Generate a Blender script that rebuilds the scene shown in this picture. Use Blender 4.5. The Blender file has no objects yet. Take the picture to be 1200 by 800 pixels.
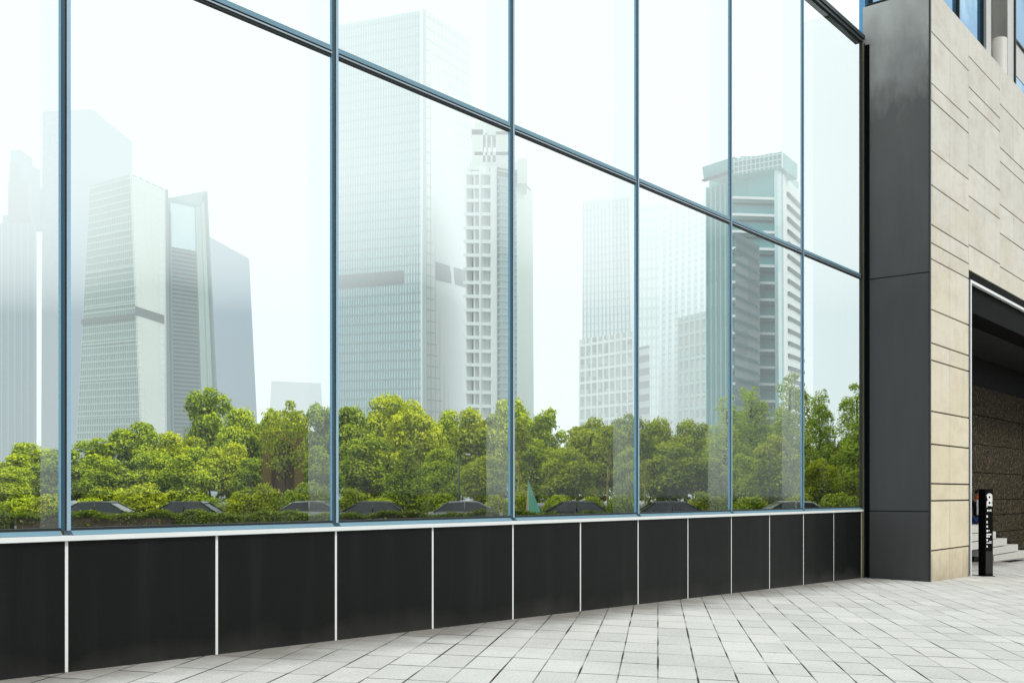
import bpy, math, random
import numpy as np
from mathutils import Vector, Matrix

random.seed(7)
R = math.radians
scene = bpy.context.scene
COL = scene.collection
F = 1248.0          # focal length in pixels of the 1200 px wide photograph
EYE = 1.6
HY = 577.0

# ------------------------------------------------------------------ camera
cam = bpy.data.objects.new('camera', bpy.data.cameras.new('camera'))
COL.objects.link(cam)
cam.location = (0, 0, EYE)
cam.rotation_euler = (R(90), 0, 0)
cam.data.sensor_width = 36
cam.data.lens = F / 1200 * 36
cam.data.shift_y = 177 / 1200
cam.data.clip_start = 0.1
cam.data.clip_end = 8000
scene.camera = cam
scene.view_settings.view_transform = 'Standard'
scene.view_settings.look = 'None'
scene.view_settings.exposure = 0
try:
    scene.cycles.use_denoising = True
    scene.cycles.max_bounces = 8
    scene.cycles.transparent_max_bounces = 12
    scene.cycles.sample_clamp_indirect = 6
except Exception:
    pass

# ------------------------------------------------------------------ frames of reference
P0 = Vector((-3.76, 8.97, 0))
D = Vector((0.6266, 0.7793, 0)).normalized()     # along the glass wall, away from the camera
N = Vector((D.y, -D.x, 0))                       # out of the glass wall, towards the plaza
M = 1.5                                          # half a glass module


def fp(a, b, z):
    p = P0 + D * a + N * b
    return (p.x, p.y, z)


def at(px, Y):
    return (px - 600) / F * Y


def zat(py, Y):
    return EYE + (HY - py) / F * Y


def plaza_z(x, y):
    return -0.027 * x - 0.0016 * y + 0.004


PARK = -0.28


def hit(px, off):
    """where the sight line through column px meets the vertical plane lying off metres in front of the glass wall"""
    r = Vector(((px - 600) / F, 1, 0))
    t = ((P0 + N * off).dot(N)) / r.dot(N)
    return r * t


# ------------------------------------------------------------------ mesh builder
class MB:
    def __init__(self):
        self.v = []; self.f = []; self.m = []; self.sm = []

    def poly(self, pts, mat=0, smooth=False):
        i = len(self.v)
        self.v += [tuple(p) for p in pts]
        self.f.append(tuple(range(i, i + len(pts)))); self.m.append(mat); self.sm.append(smooth)

    def hexa(self, c, mat=0):
        """c: eight corners, bottom ring then top ring"""
        i = len(self.v)
        self.v += [tuple(p) for p in c]
        for q in ((0, 3, 2, 1), (4, 5, 6, 7), (0, 1, 5, 4), (1, 2, 6, 5), (2, 3, 7, 6), (3, 0, 4, 7)):
            self.f.append(tuple(i + k for k in q)); self.m.append(mat); self.sm.append(False)

    def box(self, x0, x1, y0, y1, z0, z1, mat=0):
        self.hexa([(x0, y0, z0), (x1, y0, z0), (x1, y1, z0), (x0, y1, z0),
                   (x0, y0, z1), (x1, y0, z1), (x1, y1, z1), (x0, y1, z1)], mat)

    def fbox(self, a0, a1, b0, b1, z0, z1, mat=0):
        self.hexa([fp(a0, b0, z0), fp(a1, b0, z0), fp(a1, b1, z0), fp(a0, b1, z0),
                   fp(a0, b0, z1), fp(a1, b0, z1), fp(a1, b1, z1), fp(a0, b1, z1)], mat)

    def tube(self, pts, rad, n=8, mat=0, cap=True):
        rings = []
        for k, p in enumerate(pts):
            p = Vector(p)
            if k == 0: t = Vector(pts[1]) - p
            elif k == len(pts) - 1: t = p - Vector(pts[k - 1])
            else: t = Vector(pts[k + 1]) - Vector(pts[k - 1])
            t.normalize()
            u = t.cross(Vector((0, 0, 1)))
            if u.length < 1e-3: u = Vector((1, 0, 0))
            u.normalize(); w = t.cross(u)
            i = len(self.v)
            for j in range(n):
                an = 2 * math.pi * j / n
                self.v.append(tuple(p + (u * math.cos(an) + w * math.sin(an)) * rad[k]))
            rings.append(i)
        for a, b in zip(rings[:-1], rings[1:]):
            for j in range(n):
                self.f.append((a + j, a + (j + 1) % n, b + (j + 1) % n, b + j)); self.m.append(mat); self.sm.append(True)
        if cap:
            self.f.append(tuple(rings[0] + j for j in reversed(range(n)))); self.m.append(mat); self.sm.append(False)
            self.f.append(tuple(rings[-1] + j for j in range(n))); self.m.append(mat); self.sm.append(False)

    def lathe(self, c, prof, n=24, mat=0, axis='z'):
        base = len(self.v)
        for (r, h) in prof:
            for j in range(n):
                an = 2 * math.pi * j / n
                if axis == 'z': q = (c[0] + r * math.cos(an), c[1] + r * math.sin(an), c[2] + h)
                else: q = (c[0] + r * math.cos(an), c[1] + h, c[2] + r * math.sin(an))
                self.v.append(q)
        for k in range(len(prof) - 1):
            for j in range(n):
                a = base + k * n + j; b = base + k * n + (j + 1) % n
                self.f.append((a, b, b + n, a + n)); self.m.append(mat); self.sm.append(True)
        self.f.append(tuple(base + j for j in reversed(range(n)))); self.m.append(mat); self.sm.append(False)
        t = base + (len(prof) - 1) * n
        self.f.append(tuple(t + j for j in range(n))); self.m.append(mat); self.sm.append(False)

    def build(self, name, mats, parent=None, bevel=0.0):
        me = bpy.data.meshes.new(name)
        me.from_pydata(self.v, [], self.f)
        if not isinstance(mats, (list, tuple)): mats = [mats]
        for m in mats: me.materials.append(m)
        me.polygons.foreach_set('material_index', self.m)
        me.polygons.foreach_set('use_smooth', self.sm)
        me.update()
        import bmesh
        bm = bmesh.new(); bm.from_mesh(me)
        bmesh.ops.recalc_face_normals(bm, faces=bm.faces)
        bm.to_mesh(me); bm.free()
        o = bpy.data.objects.new(name, me)
        COL.objects.link(o)
        if parent is not None:
            o.parent = parent
            o.matrix_parent_inverse = Matrix.Translation(-Vector(parent.location)) if parent.get('world_children') else Matrix()
        if bevel:
            b = o.modifiers.new('bevel', 'BEVEL'); b.width = bevel; b.segments = 2; b.limit_method = 'ANGLE'
        return o


def tag(o, label=None, cat=None, group=None, kind=None):
    if label: o['label'] = label
    if cat: o['category'] = cat
    if group: o['group'] = group
    if kind: o['kind'] = kind
    return o


def thing(name, label, cat, loc=(0, 0, 0), group=None, world=True):
    """Empty at the base of a thing; with world=True the meshes of its parts are given in world coordinates"""
    o = bpy.data.objects.new(name, None); COL.objects.link(o)
    o.empty_display_size = 0.3
    o.location = loc
    if world: o['world_children'] = 1
    return tag(o, label, cat, group)


# ------------------------------------------------------------------ materials
def mat(name):
    m = bpy.data.materials.new(name); m.use_nodes = True
    nt = m.node_tree
    for n in list(nt.nodes): nt.nodes.remove(n)
    return m, nt, nt.nodes, nt.links


def nd(nodes, typ, **kw):
    n = nodes.new(typ)
    for k, v in kw.items(): setattr(n, k, v)
    return n


def math_node(nt, op, a, b=None, c=None, clamp=False):
    n = nt.nodes.new('ShaderNodeMath'); n.operation = op; n.use_clamp = clamp
    for i, x in enumerate((a, b, c)):
        if x is None: continue
        if isinstance(x, (int, float)): n.inputs[i].default_value = x
        else: nt.links.new(x, n.inputs[i])
    return n.outputs[0]


def mixc(nt, fac, a, b, blend='MIX'):
    n = nt.nodes.new('ShaderNodeMix'); n.data_type = 'RGBA'; n.blend_type = blend
    for sock, x in ((n.inputs[0], fac), (n.inputs[6], a), (n.inputs[7], b)):
        if isinstance(x, (int, float)): sock.default_value = x
        elif isinstance(x, tuple): sock.default_value = (*x[:3], 1)
        else: nt.links.new(x, sock)
    return n.outputs[2]


def noise(nt, vec, scale, detail=4, rough=0.55):
    n = nt.nodes.new('ShaderNodeTexNoise')
    n.inputs['Scale'].default_value = scale; n.inputs['Detail'].default_value = detail
    n.inputs['Roughness'].default_value = rough
    if vec is not None: nt.links.new(vec, n.inputs['Vector'])
    return n.outputs[0]


def ramp(nt, fac, stops):
    n = nt.nodes.new('ShaderNodeValToRGB')
    while len(n.color_ramp.elements) < len(stops): n.color_ramp.elements.new(0.5)
    for e, (p, c) in zip(n.color_ramp.elements, stops):
        e.position = p; e.color = (*c, 1) if isinstance(c, tuple) else (c, c, c, 1)
    nt.links.new(fac, n.inputs[0])
    return n.outputs[0]


def finish(nt, color, rough=0.5, metal=0.0, spec=0.5, bump=None, bdist=0.01, bstr=0.5):
    p = nt.nodes.new('ShaderNodeBsdfPrincipled'); o = nt.nodes.new('ShaderNodeOutputMaterial')
    if isinstance(color, tuple): p.inputs['Base Color'].default_value = (*color, 1)
    else: nt.links.new(color, p.inputs['Base Color'])
    if isinstance(rough, (int, float)): p.inputs['Roughness'].default_value = rough
    else: nt.links.new(rough, p.inputs['Roughness'])
    p.inputs['Metallic'].default_value = metal
    p.inputs['Specular IOR Level'].default_value = spec
    if bump is not None:
        b = nt.nodes.new('ShaderNodeBump'); b.inputs['Distance'].default_value = bdist; b.inputs['Strength'].default_value = bstr
        nt.links.new(bump, b.inputs['Height']); nt.links.new(b.outputs[0], p.inputs['Normal'])
    nt.links.new(p.outputs[0], o.inputs[0])
    return p


def position(nt):
    return nt.nodes.new('ShaderNodeNewGeometry').outputs['Position']


def mapping(nt, vec, scale=(1, 1, 1), rot=(0, 0, 0)):
    n = nt.nodes.new('ShaderNodeMapping')
    n.inputs['Scale'].default_value = scale; n.inputs['Rotation'].default_value = rot
    nt.links.new(vec, n.inputs['Vector'])
    return n.outputs[0]


def simple(name, col, rough=0.5, metal=0.0, spec=0.5, var=0.25, nscale=3.0, bdist=0.0):
    """procedural material: base colour with soft blotches and fine grain"""
    m, nt, ns, ln = mat(name)
    pos = position(nt)
    a = noise(nt, pos, nscale, 5)
    lo = tuple(c * (1 - var) for c in col); hi = tuple(min(1, c * (1 + var)) for c in col)
    c = mixc(nt, a, lo, hi)
    rr = math_node(nt, 'MULTIPLY_ADD', noise(nt, pos, nscale * 3, 3), 0.2, max(0.02, rough - 0.1))
    finish(nt, c, rr, metal, spec, a if bdist else None, bdist)
    return m


# --- plaza paving
def make_paving():
    m, nt, ns, ln = mat('plaza_paving')
    pos = position(nt)
    v = mapping(nt, pos, rot=(0, 0, R(7.8)))
    sp = nt.nodes.new('ShaderNodeSeparateXYZ'); ln.new(v, sp.inputs[0])
    CW, RL = 0.352, 0.74
    u = math_node(nt, 'DIVIDE', sp.outputs[0], CW)
    wob = math_node(nt, 'MULTIPLY', math_node(nt, 'SUBTRACT', noise(nt, pos, 1.3, 2), 0.5), 0.02)
    u = math_node(nt, 'ADD', u, wob)
    ci = math_node(nt, 'FLOOR', u)
    w1 = nt.nodes.new('ShaderNodeTexWhiteNoise'); w1.noise_dimensions = '1D'; ln.new(ci, w1.inputs['W'])
    # courses run on from strip to strip, a little out of line, now and then a step
    w = math_node(nt, 'DIVIDE', sp.outputs[1], RL)
    step = math_node(nt, 'MULTIPLY', math_node(nt, 'GREATER_THAN', w1.outputs[0], 0.72), 0.33)
    w = math_node(nt, 'ADD', w, math_node(nt, 'MULTIPLY_ADD', w1.outputs[0], 0.09, step))
    ri = math_node(nt, 'FLOOR', w)
    fu = math_node(nt, 'FRACT', u); fw = math_node(nt, 'FRACT', w)
    du = math_node(nt, 'MULTIPLY', math_node(nt, 'MINIMUM', fu, math_node(nt, 'SUBTRACT', 1, fu)), CW)
    dw = math_node(nt, 'MULTIPLY', math_node(nt, 'MINIMUM', fw, math_node(nt, 'SUBTRACT', 1, fw)), RL)
    cx = nt.nodes.new('ShaderNodeCombineXYZ'); ln.new(ci, cx.inputs[0]); ln.new(ri, cx.inputs[1])
    wn = nt.nodes.new('ShaderNodeTexWhiteNoise'); wn.noise_dimensions = '2D'; ln.new(cx.outputs[0], wn.inputs['Vector'])
    tile = wn.outputs[0]
    # long joints: dark where the sand has gone, filled elsewhere; width varies
    gap = noise(nt, mapping(nt, v, scale=(2.9, 0.9, 1)), 1.0, 2)
    wu = math_node(nt, 'MULTIPLY_ADD', gap, 0.020, -0.003)
    ju = math_node(nt, 'LESS_THAN', du, wu)
    gapw = noise(nt, mapping(nt, v, scale=(0.8, 2.0, 1)), 1.3, 2)
    jw = math_node(nt, 'LESS_THAN', dw, math_node(nt, 'MULTIPLY_ADD', gapw, 0.024, 0.0))
    ju_d = math_node(nt, 'MULTIPLY', ju, ramp(nt, gap, [(0.36, 0.35), (0.58, 1.0)]))
    jw_d = math_node(nt, 'MULTIPLY', jw, ramp(nt, gapw, [(0.35, 0.30), (0.66, 0.95)]))
    joint = math_node(nt, 'MAXIMUM', ju_d, jw_d)
    base = mixc(nt, tile, (0.50, 0.495, 0.48), (0.59, 0.585, 0.57))
    warm = math_node(nt, 'MULTIPLY', math_node(nt, 'GREATER_THAN', wn.outputs[0], 0.90), 0.2)
    base = mixc(nt, warm, base, (0.58, 0.55, 0.50))
    st = noise(nt, pos, 0.55, 6, 0.65)
    base = mixc(nt, math_node(nt, 'MULTIPLY', ramp(nt, st, [(0.40, 0.0), (0.72, 1.0)]), 0.30), base, (0.24, 0.235, 0.22))
    fine = noise(nt, pos, 55, 4, 0.7)
    base = mixc(nt, 0.35, base, ramp(nt, fine, [(0.25, 0.12), (0.75, 0.85)]), 'OVERLAY')
    spot = noise(nt, pos, 7, 6, 0.75)
    base = mixc(nt, ramp(nt, spot, [(0.66, 0.0), (0.74, 0.45)]), base, (0.17, 0.16, 0.145))
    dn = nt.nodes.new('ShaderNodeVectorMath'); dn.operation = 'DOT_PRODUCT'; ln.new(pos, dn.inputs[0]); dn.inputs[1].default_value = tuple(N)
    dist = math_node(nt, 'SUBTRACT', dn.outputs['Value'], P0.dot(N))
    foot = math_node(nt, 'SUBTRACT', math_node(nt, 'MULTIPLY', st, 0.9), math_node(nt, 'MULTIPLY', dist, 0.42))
    base = mixc(nt, math_node(nt, 'MULTIPLY', ramp(nt, foot, [(0.0, 0.0), (0.42, 1.0)]), 0.8), base, (0.15, 0.142, 0.125))  # grime along the wall foot, with a contact shadow painted in
    gum = nt.nodes.new('ShaderNodeTexVoronoi'); gum.inputs['Scale'].default_value = 2.3; ln.new(pos, gum.inputs['Vector'])
    gm = math_node(nt, 'MULTIPLY', math_node(nt, 'LESS_THAN', gum.outputs['Distance'], 0.045), 0.45)
    base = mixc(nt, gm, base, (0.12, 0.115, 0.11))
    base = mixc(nt, joint, base, (0.022, 0.021, 0.019))
    h = math_node(nt, 'SUBTRACT', math_node(nt, 'MULTIPLY_ADD', tile, 0.3, math_node(nt, 'MULTIPLY', fine, 0.12)), math_node(nt, 'MULTIPLY', joint, 1.2))
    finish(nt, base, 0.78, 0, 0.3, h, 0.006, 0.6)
    return m


# --- beige limestone cladding
def make_stone(name='limestone'):
    m, nt, ns, ln = mat(name)
    pos = position(nt)
    sp = nt.nodes.new('ShaderNodeSeparateXYZ'); ln.new(pos, sp.inputs[0])
    oi = nt.nodes.new('ShaderNodeNewGeometry')
    streak = noise(nt, mapping(nt, pos, scale=(1, 1, 1.6)), 1.5, 7, 0.68)
    blot = noise(nt, pos, 0.9, 5, 0.6)
    per = math_node(nt, 'MULTIPLY_ADD', oi.outputs['Random Per Island'], 0.5, 0.25)
    warm = mixc(nt, per, (0.53, 0.46, 0.33), (0.64, 0.57, 0.43))
    pale = mixc(nt, per, (0.53, 0.515, 0.47), (0.63, 0.615, 0.575))
    hz = math_node(nt, 'ADD', math_node(nt, 'DIVIDE', sp.outputs[2], 12.5), math_node(nt, 'MULTIPLY_ADD', blot, 0.6, -0.25))
    c = mixc(nt, ramp(nt, hz, [(0.25, 0.0), (0.75, 1.0)]), warm, pale)
    c = mixc(nt, math_node(nt, 'MULTIPLY', ramp(nt, streak, [(0.45, 0.0), (0.70, 1.0)]), 0.40), c, (0.40, 0.345, 0.26))
    pit = noise(nt, mapping(nt, pos, scale=(1, 1, 2.2)), 26, 4, 0.7)
    c = mixc(nt, ramp(nt, pit, [(0.60, 0.0), (0.72, 0.55)]), c, (0.30, 0.25, 0.18))
    drip = noise(nt, mapping(nt, pos, scale=(6, 6, 0.22)), 1.0, 4, 0.6)
    c = mixc(nt, ramp(nt, drip, [(0.58, 0.0), (0.78, 0.30)]), c, (0.27, 0.235, 0.19))
    grain = noise(nt, pos, 60, 4, 0.7)
    c = mixc(nt, 0.25, c, ramp(nt, grain, [(0.3, 0.2), (0.7, 0.8)]), 'OVERLAY')
    # splash dirt near the ground
    low = math_node(nt, 'MULTIPLY_ADD', noise(nt, mapping(nt, pos, scale=(1, 1, 0.35)), 4.5, 5, 0.7), 1.1, math_node(nt, 'MULTIPLY', sp.outputs[2], -0.75))
    c = mixc(nt, math_node(nt, 'MULTIPLY', ramp(nt, low, [(0.30, 0.0), (0.85, 1.0)]), 0.65), c, (0.22, 0.18, 0.13))
    finish(nt, c, 0.7, 0, 0.3, math_node(nt, 'ADD', grain, streak), 0.003, 0.4)
    return m


def make_rough_stone():
    m, nt, ns, ln = mat('rough_brown_stone')
    pos = position(nt)
    a = noise(nt, pos, 11, 6, 0.8)
    v = nt.nodes.new('ShaderNodeTexVoronoi'); v.inputs['Scale'].default_value = 22; ln.new(pos, v.inputs['Vector'])
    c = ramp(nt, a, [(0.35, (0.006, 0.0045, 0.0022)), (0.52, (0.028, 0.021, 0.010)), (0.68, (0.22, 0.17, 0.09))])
    finish(nt, c, 0.85, 0, 0.2, math_node(nt, 'ADD', a, v.outputs[0]), 0.04, 0.9)
    return m


def make_glass():
    m, nt, ns, ln = mat('clear_facade_glass')
    t = nt.nodes.new('ShaderNodeBsdfTransparent'); t.inputs[0].default_value = (0.965, 1.0, 0.99, 1)
    g = nt.nodes.new('ShaderNodeBsdfGlossy'); g.inputs['Roughness'].default_value = 0.0
    g.inputs[0].default_value = (0.95, 1.0, 1.0, 1)
    # panes are never perfectly flat: a very slow ripple in what they mirror
    b = nt.nodes.new('ShaderNodeBump'); b.inputs['Distance'].default_value = 0.002; b.inputs['Strength'].default_value = 0.5
    ln.new(noise(nt, position(nt), 0.8, 1), b.inputs['Height']); ln.new(b.outputs[0], g.inputs['Normal'])
    # Schlick reflectance of both faces of the sheet, the same from either side
    ge = nt.nodes.new('ShaderNodeNewGeometry')
    dt = nt.nodes.new('ShaderNodeVectorMath'); dt.operation = 'DOT_PRODUCT'
    ln.new(ge.outputs['Incoming'], dt.inputs[0]); ln.new(ge.outputs['Normal'], dt.inputs[1])
    c1 = math_node(nt, 'SUBTRACT', 1.0, math_node(nt, 'ABSOLUTE', dt.outputs['Value']), clamp=True)
    f2 = math_node(nt, 'MULTIPLY_ADD', math_node(nt, 'POWER', c1, 5.0), 0.80, 0.032, clamp=True)
    mx = nt.nodes.new('ShaderNodeMixShader'); ln.new(f2, mx.inputs[0]); ln.new(t.outputs[0], mx.inputs[1]); ln.new(g.outputs[0], mx.inputs[2])
    pos = position(nt)
    sm = noise(nt, mapping(nt, pos, scale=(2.2, 2.2, 0.5)), 1.2, 5, 0.7)
    df = nt.nodes.new('ShaderNodeBsdfDiffuse'); df.inputs[0].default_value = (0.8, 0.82, 0.8, 1)
    md = nt.nodes.new('ShaderNodeMixShader'); ln.new(math_node(nt, 'MULTIPLY', ramp(nt, sm, [(0.45, 0.0), (0.75, 1.0)]), 0.022), md.inputs[0])
    ln.new(mx.outputs[0], md.inputs[1]); ln.new(df.outputs[0], md.inputs[2])
    o = nt.nodes.new('ShaderNodeOutputMaterial'); ln.new(md.outputs[0], o.inputs[0])
    return m


def make_fin():
    m, nt, ns, ln = mat('milky_glass_fin')
    t = nt.nodes.new('ShaderNodeBsdfTransparent'); t.inputs[0].default_value = (1.0, 1.0, 1.0, 1)
    d = nt.nodes.new('ShaderNodeBsdfTranslucent'); d.inputs[0].default_value = (0.98, 1.0, 1.0, 1)
    g = nt.nodes.new('ShaderNodeBsdfGlossy'); g.inputs['Roughness'].default_value = 0.05
    m1 = nt.nodes.new('ShaderNodeMixShader'); m1.inputs[0].default_value = 0.075
    ln.new(t.outputs[0], m1.inputs[1]); ln.new(d.outputs[0], m1.inputs[2])
    m2 = nt.nodes.new('ShaderNodeMixShader'); m2.inputs[0].default_value = 0.10
    ln.new(m1.outputs[0], m2.inputs[1]); ln.new(g.outputs[0], m2.inputs[2])
    o = nt.nodes.new('ShaderNodeOutputMaterial'); ln.new(m2.outputs[0], o.inputs[0])
    return m


def make_leaf(name, dark, mid, bright):
    m, nt, ns, ln = mat(name)
    at_ = nt.nodes.new('ShaderNodeAttribute'); at_.attribute_name = 'tint'
    oi = nt.nodes.new('ShaderNodeObjectInfo')
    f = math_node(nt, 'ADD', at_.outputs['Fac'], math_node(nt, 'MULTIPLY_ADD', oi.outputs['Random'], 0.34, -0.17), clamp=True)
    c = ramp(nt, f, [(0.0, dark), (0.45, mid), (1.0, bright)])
    d = nt.nodes.new('ShaderNodeBsdfDiffuse'); t = nt.nodes.new('ShaderNodeBsdfTranslucent')
    ln.new(c, d.inputs[0]); ln.new(mixc(nt, 0.5, c, (0.42, 0.52, 0.01)), t.inputs[0])
    mx = nt.nodes.new('ShaderNodeMixShader'); mx.inputs[0].default_value = 0.3
    ln.new(d.outputs[0], mx.inputs[1]); ln.new(t.outputs[0], mx.inputs[2])
    g = nt.nodes.new('ShaderNodeBsdfGlossy'); g.inputs['Roughness'].default_value = 0.45; g.inputs[0].default_value = (0.9, 1, 0.8, 1)
    m2 = nt.nodes.new('ShaderNodeMixShader'); m2.inputs[0].default_value = 0.03
    ln.new(mx.outputs[0], m2.inputs[1]); ln.new(g.outputs[0], m2.inputs[2])
    o = nt.nodes.new('ShaderNodeOutputMaterial'); ln.new(m2.outputs[0], o.inputs[0])
    return m


def make_cells(name, c1, c2, cw=1.6, ch=3.3, rough=0.35, p=0.5, spec=0.5):
    """window wall seen from far off: each cell a slightly different tone"""
    m, nt, ns, ln = mat(name)
    pos = position(nt)
    sp = nt.nodes.new('ShaderNodeSeparateXYZ'); ln.new(pos, sp.inputs[0])
    u = math_node(nt, 'FLOOR', math_node(nt, 'DIVIDE', math_node(nt, 'MULTIPLY_ADD', sp.outputs[1], 0.4, sp.outputs[0]), cw))
    w = math_node(nt, 'FLOOR', math_node(nt, 'DIVIDE', sp.outputs[2], ch))
    cx = nt.nodes.new('ShaderNodeCombineXYZ'); ln.new(u, cx.inputs[0]); ln.new(w, cx.inputs[1])
    wn = nt.nodes.new('ShaderNodeTexWhiteNoise'); wn.noise_dimensions = '2D'; ln.new(cx.outputs[0], wn.inputs['Vector'])
    big = noise(nt, pos, 0.03, 3)
    f = math_node(nt, 'MULTIPLY_ADD', wn.outputs[0], p, math_node(nt, 'MULTIPLY', big, 1 - p))
    finish(nt, mixc(nt, f, c1, c2), rough, 0, spec)
    return m


MT = {}
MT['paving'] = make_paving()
MT['stone'] = make_stone()
MT['rough'] = make_rough_stone()
MT['glass'] = make_glass()
MT['fin'] = make_fin()
def make_granite():
    m, nt, ns, ln = mat('black_granite')
    pos = position(nt)
    sp = nt.nodes.new('ShaderNodeSeparateXYZ'); ln.new(pos, sp.inputs[0])
    a = noise(nt, pos, 1.1, 5, 0.6); f = noise(nt, pos, 90, 3, 0.7)
    ge = nt.nodes.new('ShaderNodeNewGeometry')
    c = mixc(nt, ge.outputs['Random Per Island'], (0.0052, 0.0060, 0.0058), (0.0078, 0.0085, 0.0082))
    c = mixc(nt, ramp(nt, f, [(0.60, 0.0), (0.75, 0.6)]), c, (0.022, 0.023, 0.023))
    # dust blown up from the paving and faint run marks
    dust = math_node(nt, 'MULTIPLY_ADD', a, 0.9, math_node(nt, 'MULTIPLY', math_node(nt, 'ADD', sp.outputs[2], math_node(nt, 'MULTIPLY', sp.outputs[0], 0.027)), -1.3))
    c = mixc(nt, math_node(nt, 'MULTIPLY', ramp(nt, dust, [(0.18, 0.0), (0.62, 1.0)]), 0.5), c, (0.052, 0.049, 0.044))
    run = noise(nt, mapping(nt, pos, scale=(5, 5, 0.25)), 1.0, 4, 0.6)
    c = mixc(nt, math_node(nt, 'MULTIPLY', ramp(nt, run, [(0.52, 0.0), (0.75, 1.0)]), 0.25), c, (0.026, 0.027, 0.027))
    finish(nt, c, math_node(nt, 'MULTIPLY_ADD', a, 0.3, 0.26), 0, 0.11)
    return m


MT['granite'] = make_granite()
MT['white_joint'] = simple('white_joint', (0.62, 0.64, 0.64), 0.5, 0, 0.4, 0.08, 4)
MT['alu_blue'] = simple('blue_grey_aluminium', (0.018, 0.058, 0.085), 0.35, 0.15, 0.5, 0.25, 1.2)
MT['alu_edge'] = simple('bright_blue_aluminium_edge', (0.20, 0.42, 0.60), 0.3, 0.15, 0.5, 0.15, 1.2)
MT['alu_sill'] = simple('pale_blue_sill_aluminium', (0.13, 0.24, 0.31), 0.35, 0.1, 0.5, 0.12, 2)
MT['silver'] = simple('silver_aluminium', (0.34, 0.40, 0.45), 0.3, 0.4, 0.5, 0.12, 3)
MT['trim'] = simple('bright_satin_aluminium', (0.72, 0.73, 0.74), 0.4, 0.1, 0.5, 0.06, 3)
MT['gasket'] = simple('black_gasket', (0.012, 0.015, 0.017), 0.6, 0, 0.3, 0.2, 5)
MT['frame_dark'] = simple('dark_bronze_frame', (0.022, 0.028, 0.030), 0.4, 0.2, 0.4, 0.25, 3)
MT['olive'] = simple('olive_bronze_trim', (0.20, 0.18, 0.085), 0.4, 0.2, 0.4, 0.25, 2)
MT['black'] = simple('black_painted_metal', (0.004, 0.004, 0.004), 0.7, 0, 0.06, 0.3, 4)
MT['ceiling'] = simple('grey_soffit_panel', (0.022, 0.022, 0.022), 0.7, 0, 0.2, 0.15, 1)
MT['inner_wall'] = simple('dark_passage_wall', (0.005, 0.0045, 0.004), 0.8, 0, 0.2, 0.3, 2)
MT['step'] = simple('pale_granite_step', (0.48, 0.47, 0.44), 0.7, 0, 0.3, 0.2, 9, 0.002)
MT['white_print'] = simple('white_print', (0.78, 0.78, 0.78), 0.6, 0, 0.3, 0.03, 20)
MT['red_print'] = simple('red_print', (0.5, 0.05, 0.03), 0.6, 0, 0.3, 0.03, 20)
MT['bark'] = simple('grey_brown_bark', (0.075, 0.058, 0.04), 0.9, 0, 0.1, 0.5, 6, 0.01)
MT['pale_bark'] = simple('pale_ochre_bark', (0.50, 0.36, 0.13), 0.85, 0, 0.2, 0.4, 4, 0.01)
MT['leaf'] = make_leaf('green_leaf', (0.028, 0.050, 0.002), (0.26, 0.36, 0.005), (0.70, 0.78, 0.008))
MT['leaf_pale'] = make_leaf('yellow_green_leaf', (0.034, 0.056, 0.002), (0.34, 0.41, 0.005), (0.78, 0.80, 0.008))
MT['leaf_grey'] = make_leaf('grey_green_leaf', (0.10, 0.15, 0.015), (0.46, 0.58, 0.04), (0.74, 0.84, 0.08))
MT['lawn'] = simple('lawn_grass', (0.022, 0.04, 0.008), 0.9, 0, 0.1, 0.6, 1.5, 0.02)
MT['asphalt'] = simple('asphalt', (0.05, 0.05, 0.05), 0.85, 0, 0.2, 0.25, 6, 0.004)
MT['kerb'] = simple('concrete_kerb', (0.32, 0.31, 0.29), 0.8, 0, 0.2, 0.2, 3)
MT['mark'] = simple('white_road_paint', (0.7, 0.7, 0.68), 0.7, 0, 0.3, 0.15, 6)
MT['earth'] = simple('bare_ground', (0.16, 0.155, 0.135), 0.9, 0, 0.1, 0.3, 0.3)


# --- metal side panels of the pier: brushed, sky light painted in as paler colour towards the top
def make_panel():
    m, nt, ns, ln = mat('dark_grey_metal_panel')
    pos = position(nt)
    sp = nt.nodes.new('ShaderNodeSeparateXYZ'); ln.new(pos, sp.inputs[0])
    st = noise(nt, mapping(nt, pos, scale=(1, 1, 0.06)), 6, 5, 0.65)
    bl = noise(nt, mapping(nt, pos, scale=(1, 1, 0.5)), 1.1, 4, 0.6)
    h = math_node(nt, 'ADD', sp.outputs[2], math_node(nt, 'MULTIPLY_ADD', bl, 4.0, -2.0))
    w = ramp(nt, math_node(nt, 'DIVIDE', h, 13), [(0.42, 0.0), (0.74, 0.10), (0.98, 1.0)])
    c = mixc(nt, st, (0.056, 0.053, 0.053), (0.078, 0.081, 0.080))
    c = mixc(nt, w, c, (0.62, 0.63, 0.61))
    rr = math_node(nt, 'MULTIPLY_ADD', st, 0.25, 0.32)
    finish(nt, c, rr, 0.0, 0.35)
    return m


MT['panel'] = make_panel()

# ------------------------------------------------------------------ sky and light
SUN = Vector((0.75, -0.42, 0.92)).normalized()
el = math.asin(SUN.z)
w = bpy.data.worlds.new('World'); scene.world = w; w.use_nodes = True
nt = w.node_tree
for n in list(nt.nodes): nt.nodes.remove(n)
sky = nt.nodes.new('ShaderNodeTexSky'); sky.sky_type = 'NISHITA'; sky.sun_disc = False
sky.sun_elevation = el; sky.sun_rotation = math.atan2(SUN.x, SUN.y)
sky.dust_density = 4.0; sky.air_density = 1.0
b1 = nt.nodes.new('ShaderNodeBackground'); b1.inputs[1].default_value = 0.10
nt.links.new(sky.outputs[0], b1.inputs[0])
tc = nt.nodes.new('ShaderNodeTexCoord')
sp = nt.nodes.new('ShaderNodeSeparateXYZ'); nt.links.new(tc.outputs['Generated'], sp.inputs[0])
cl = noise(nt, mapping(nt, tc.outputs['Generated'], scale=(1, 1, 2.2)), 2.3, 5, 0.55)
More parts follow.
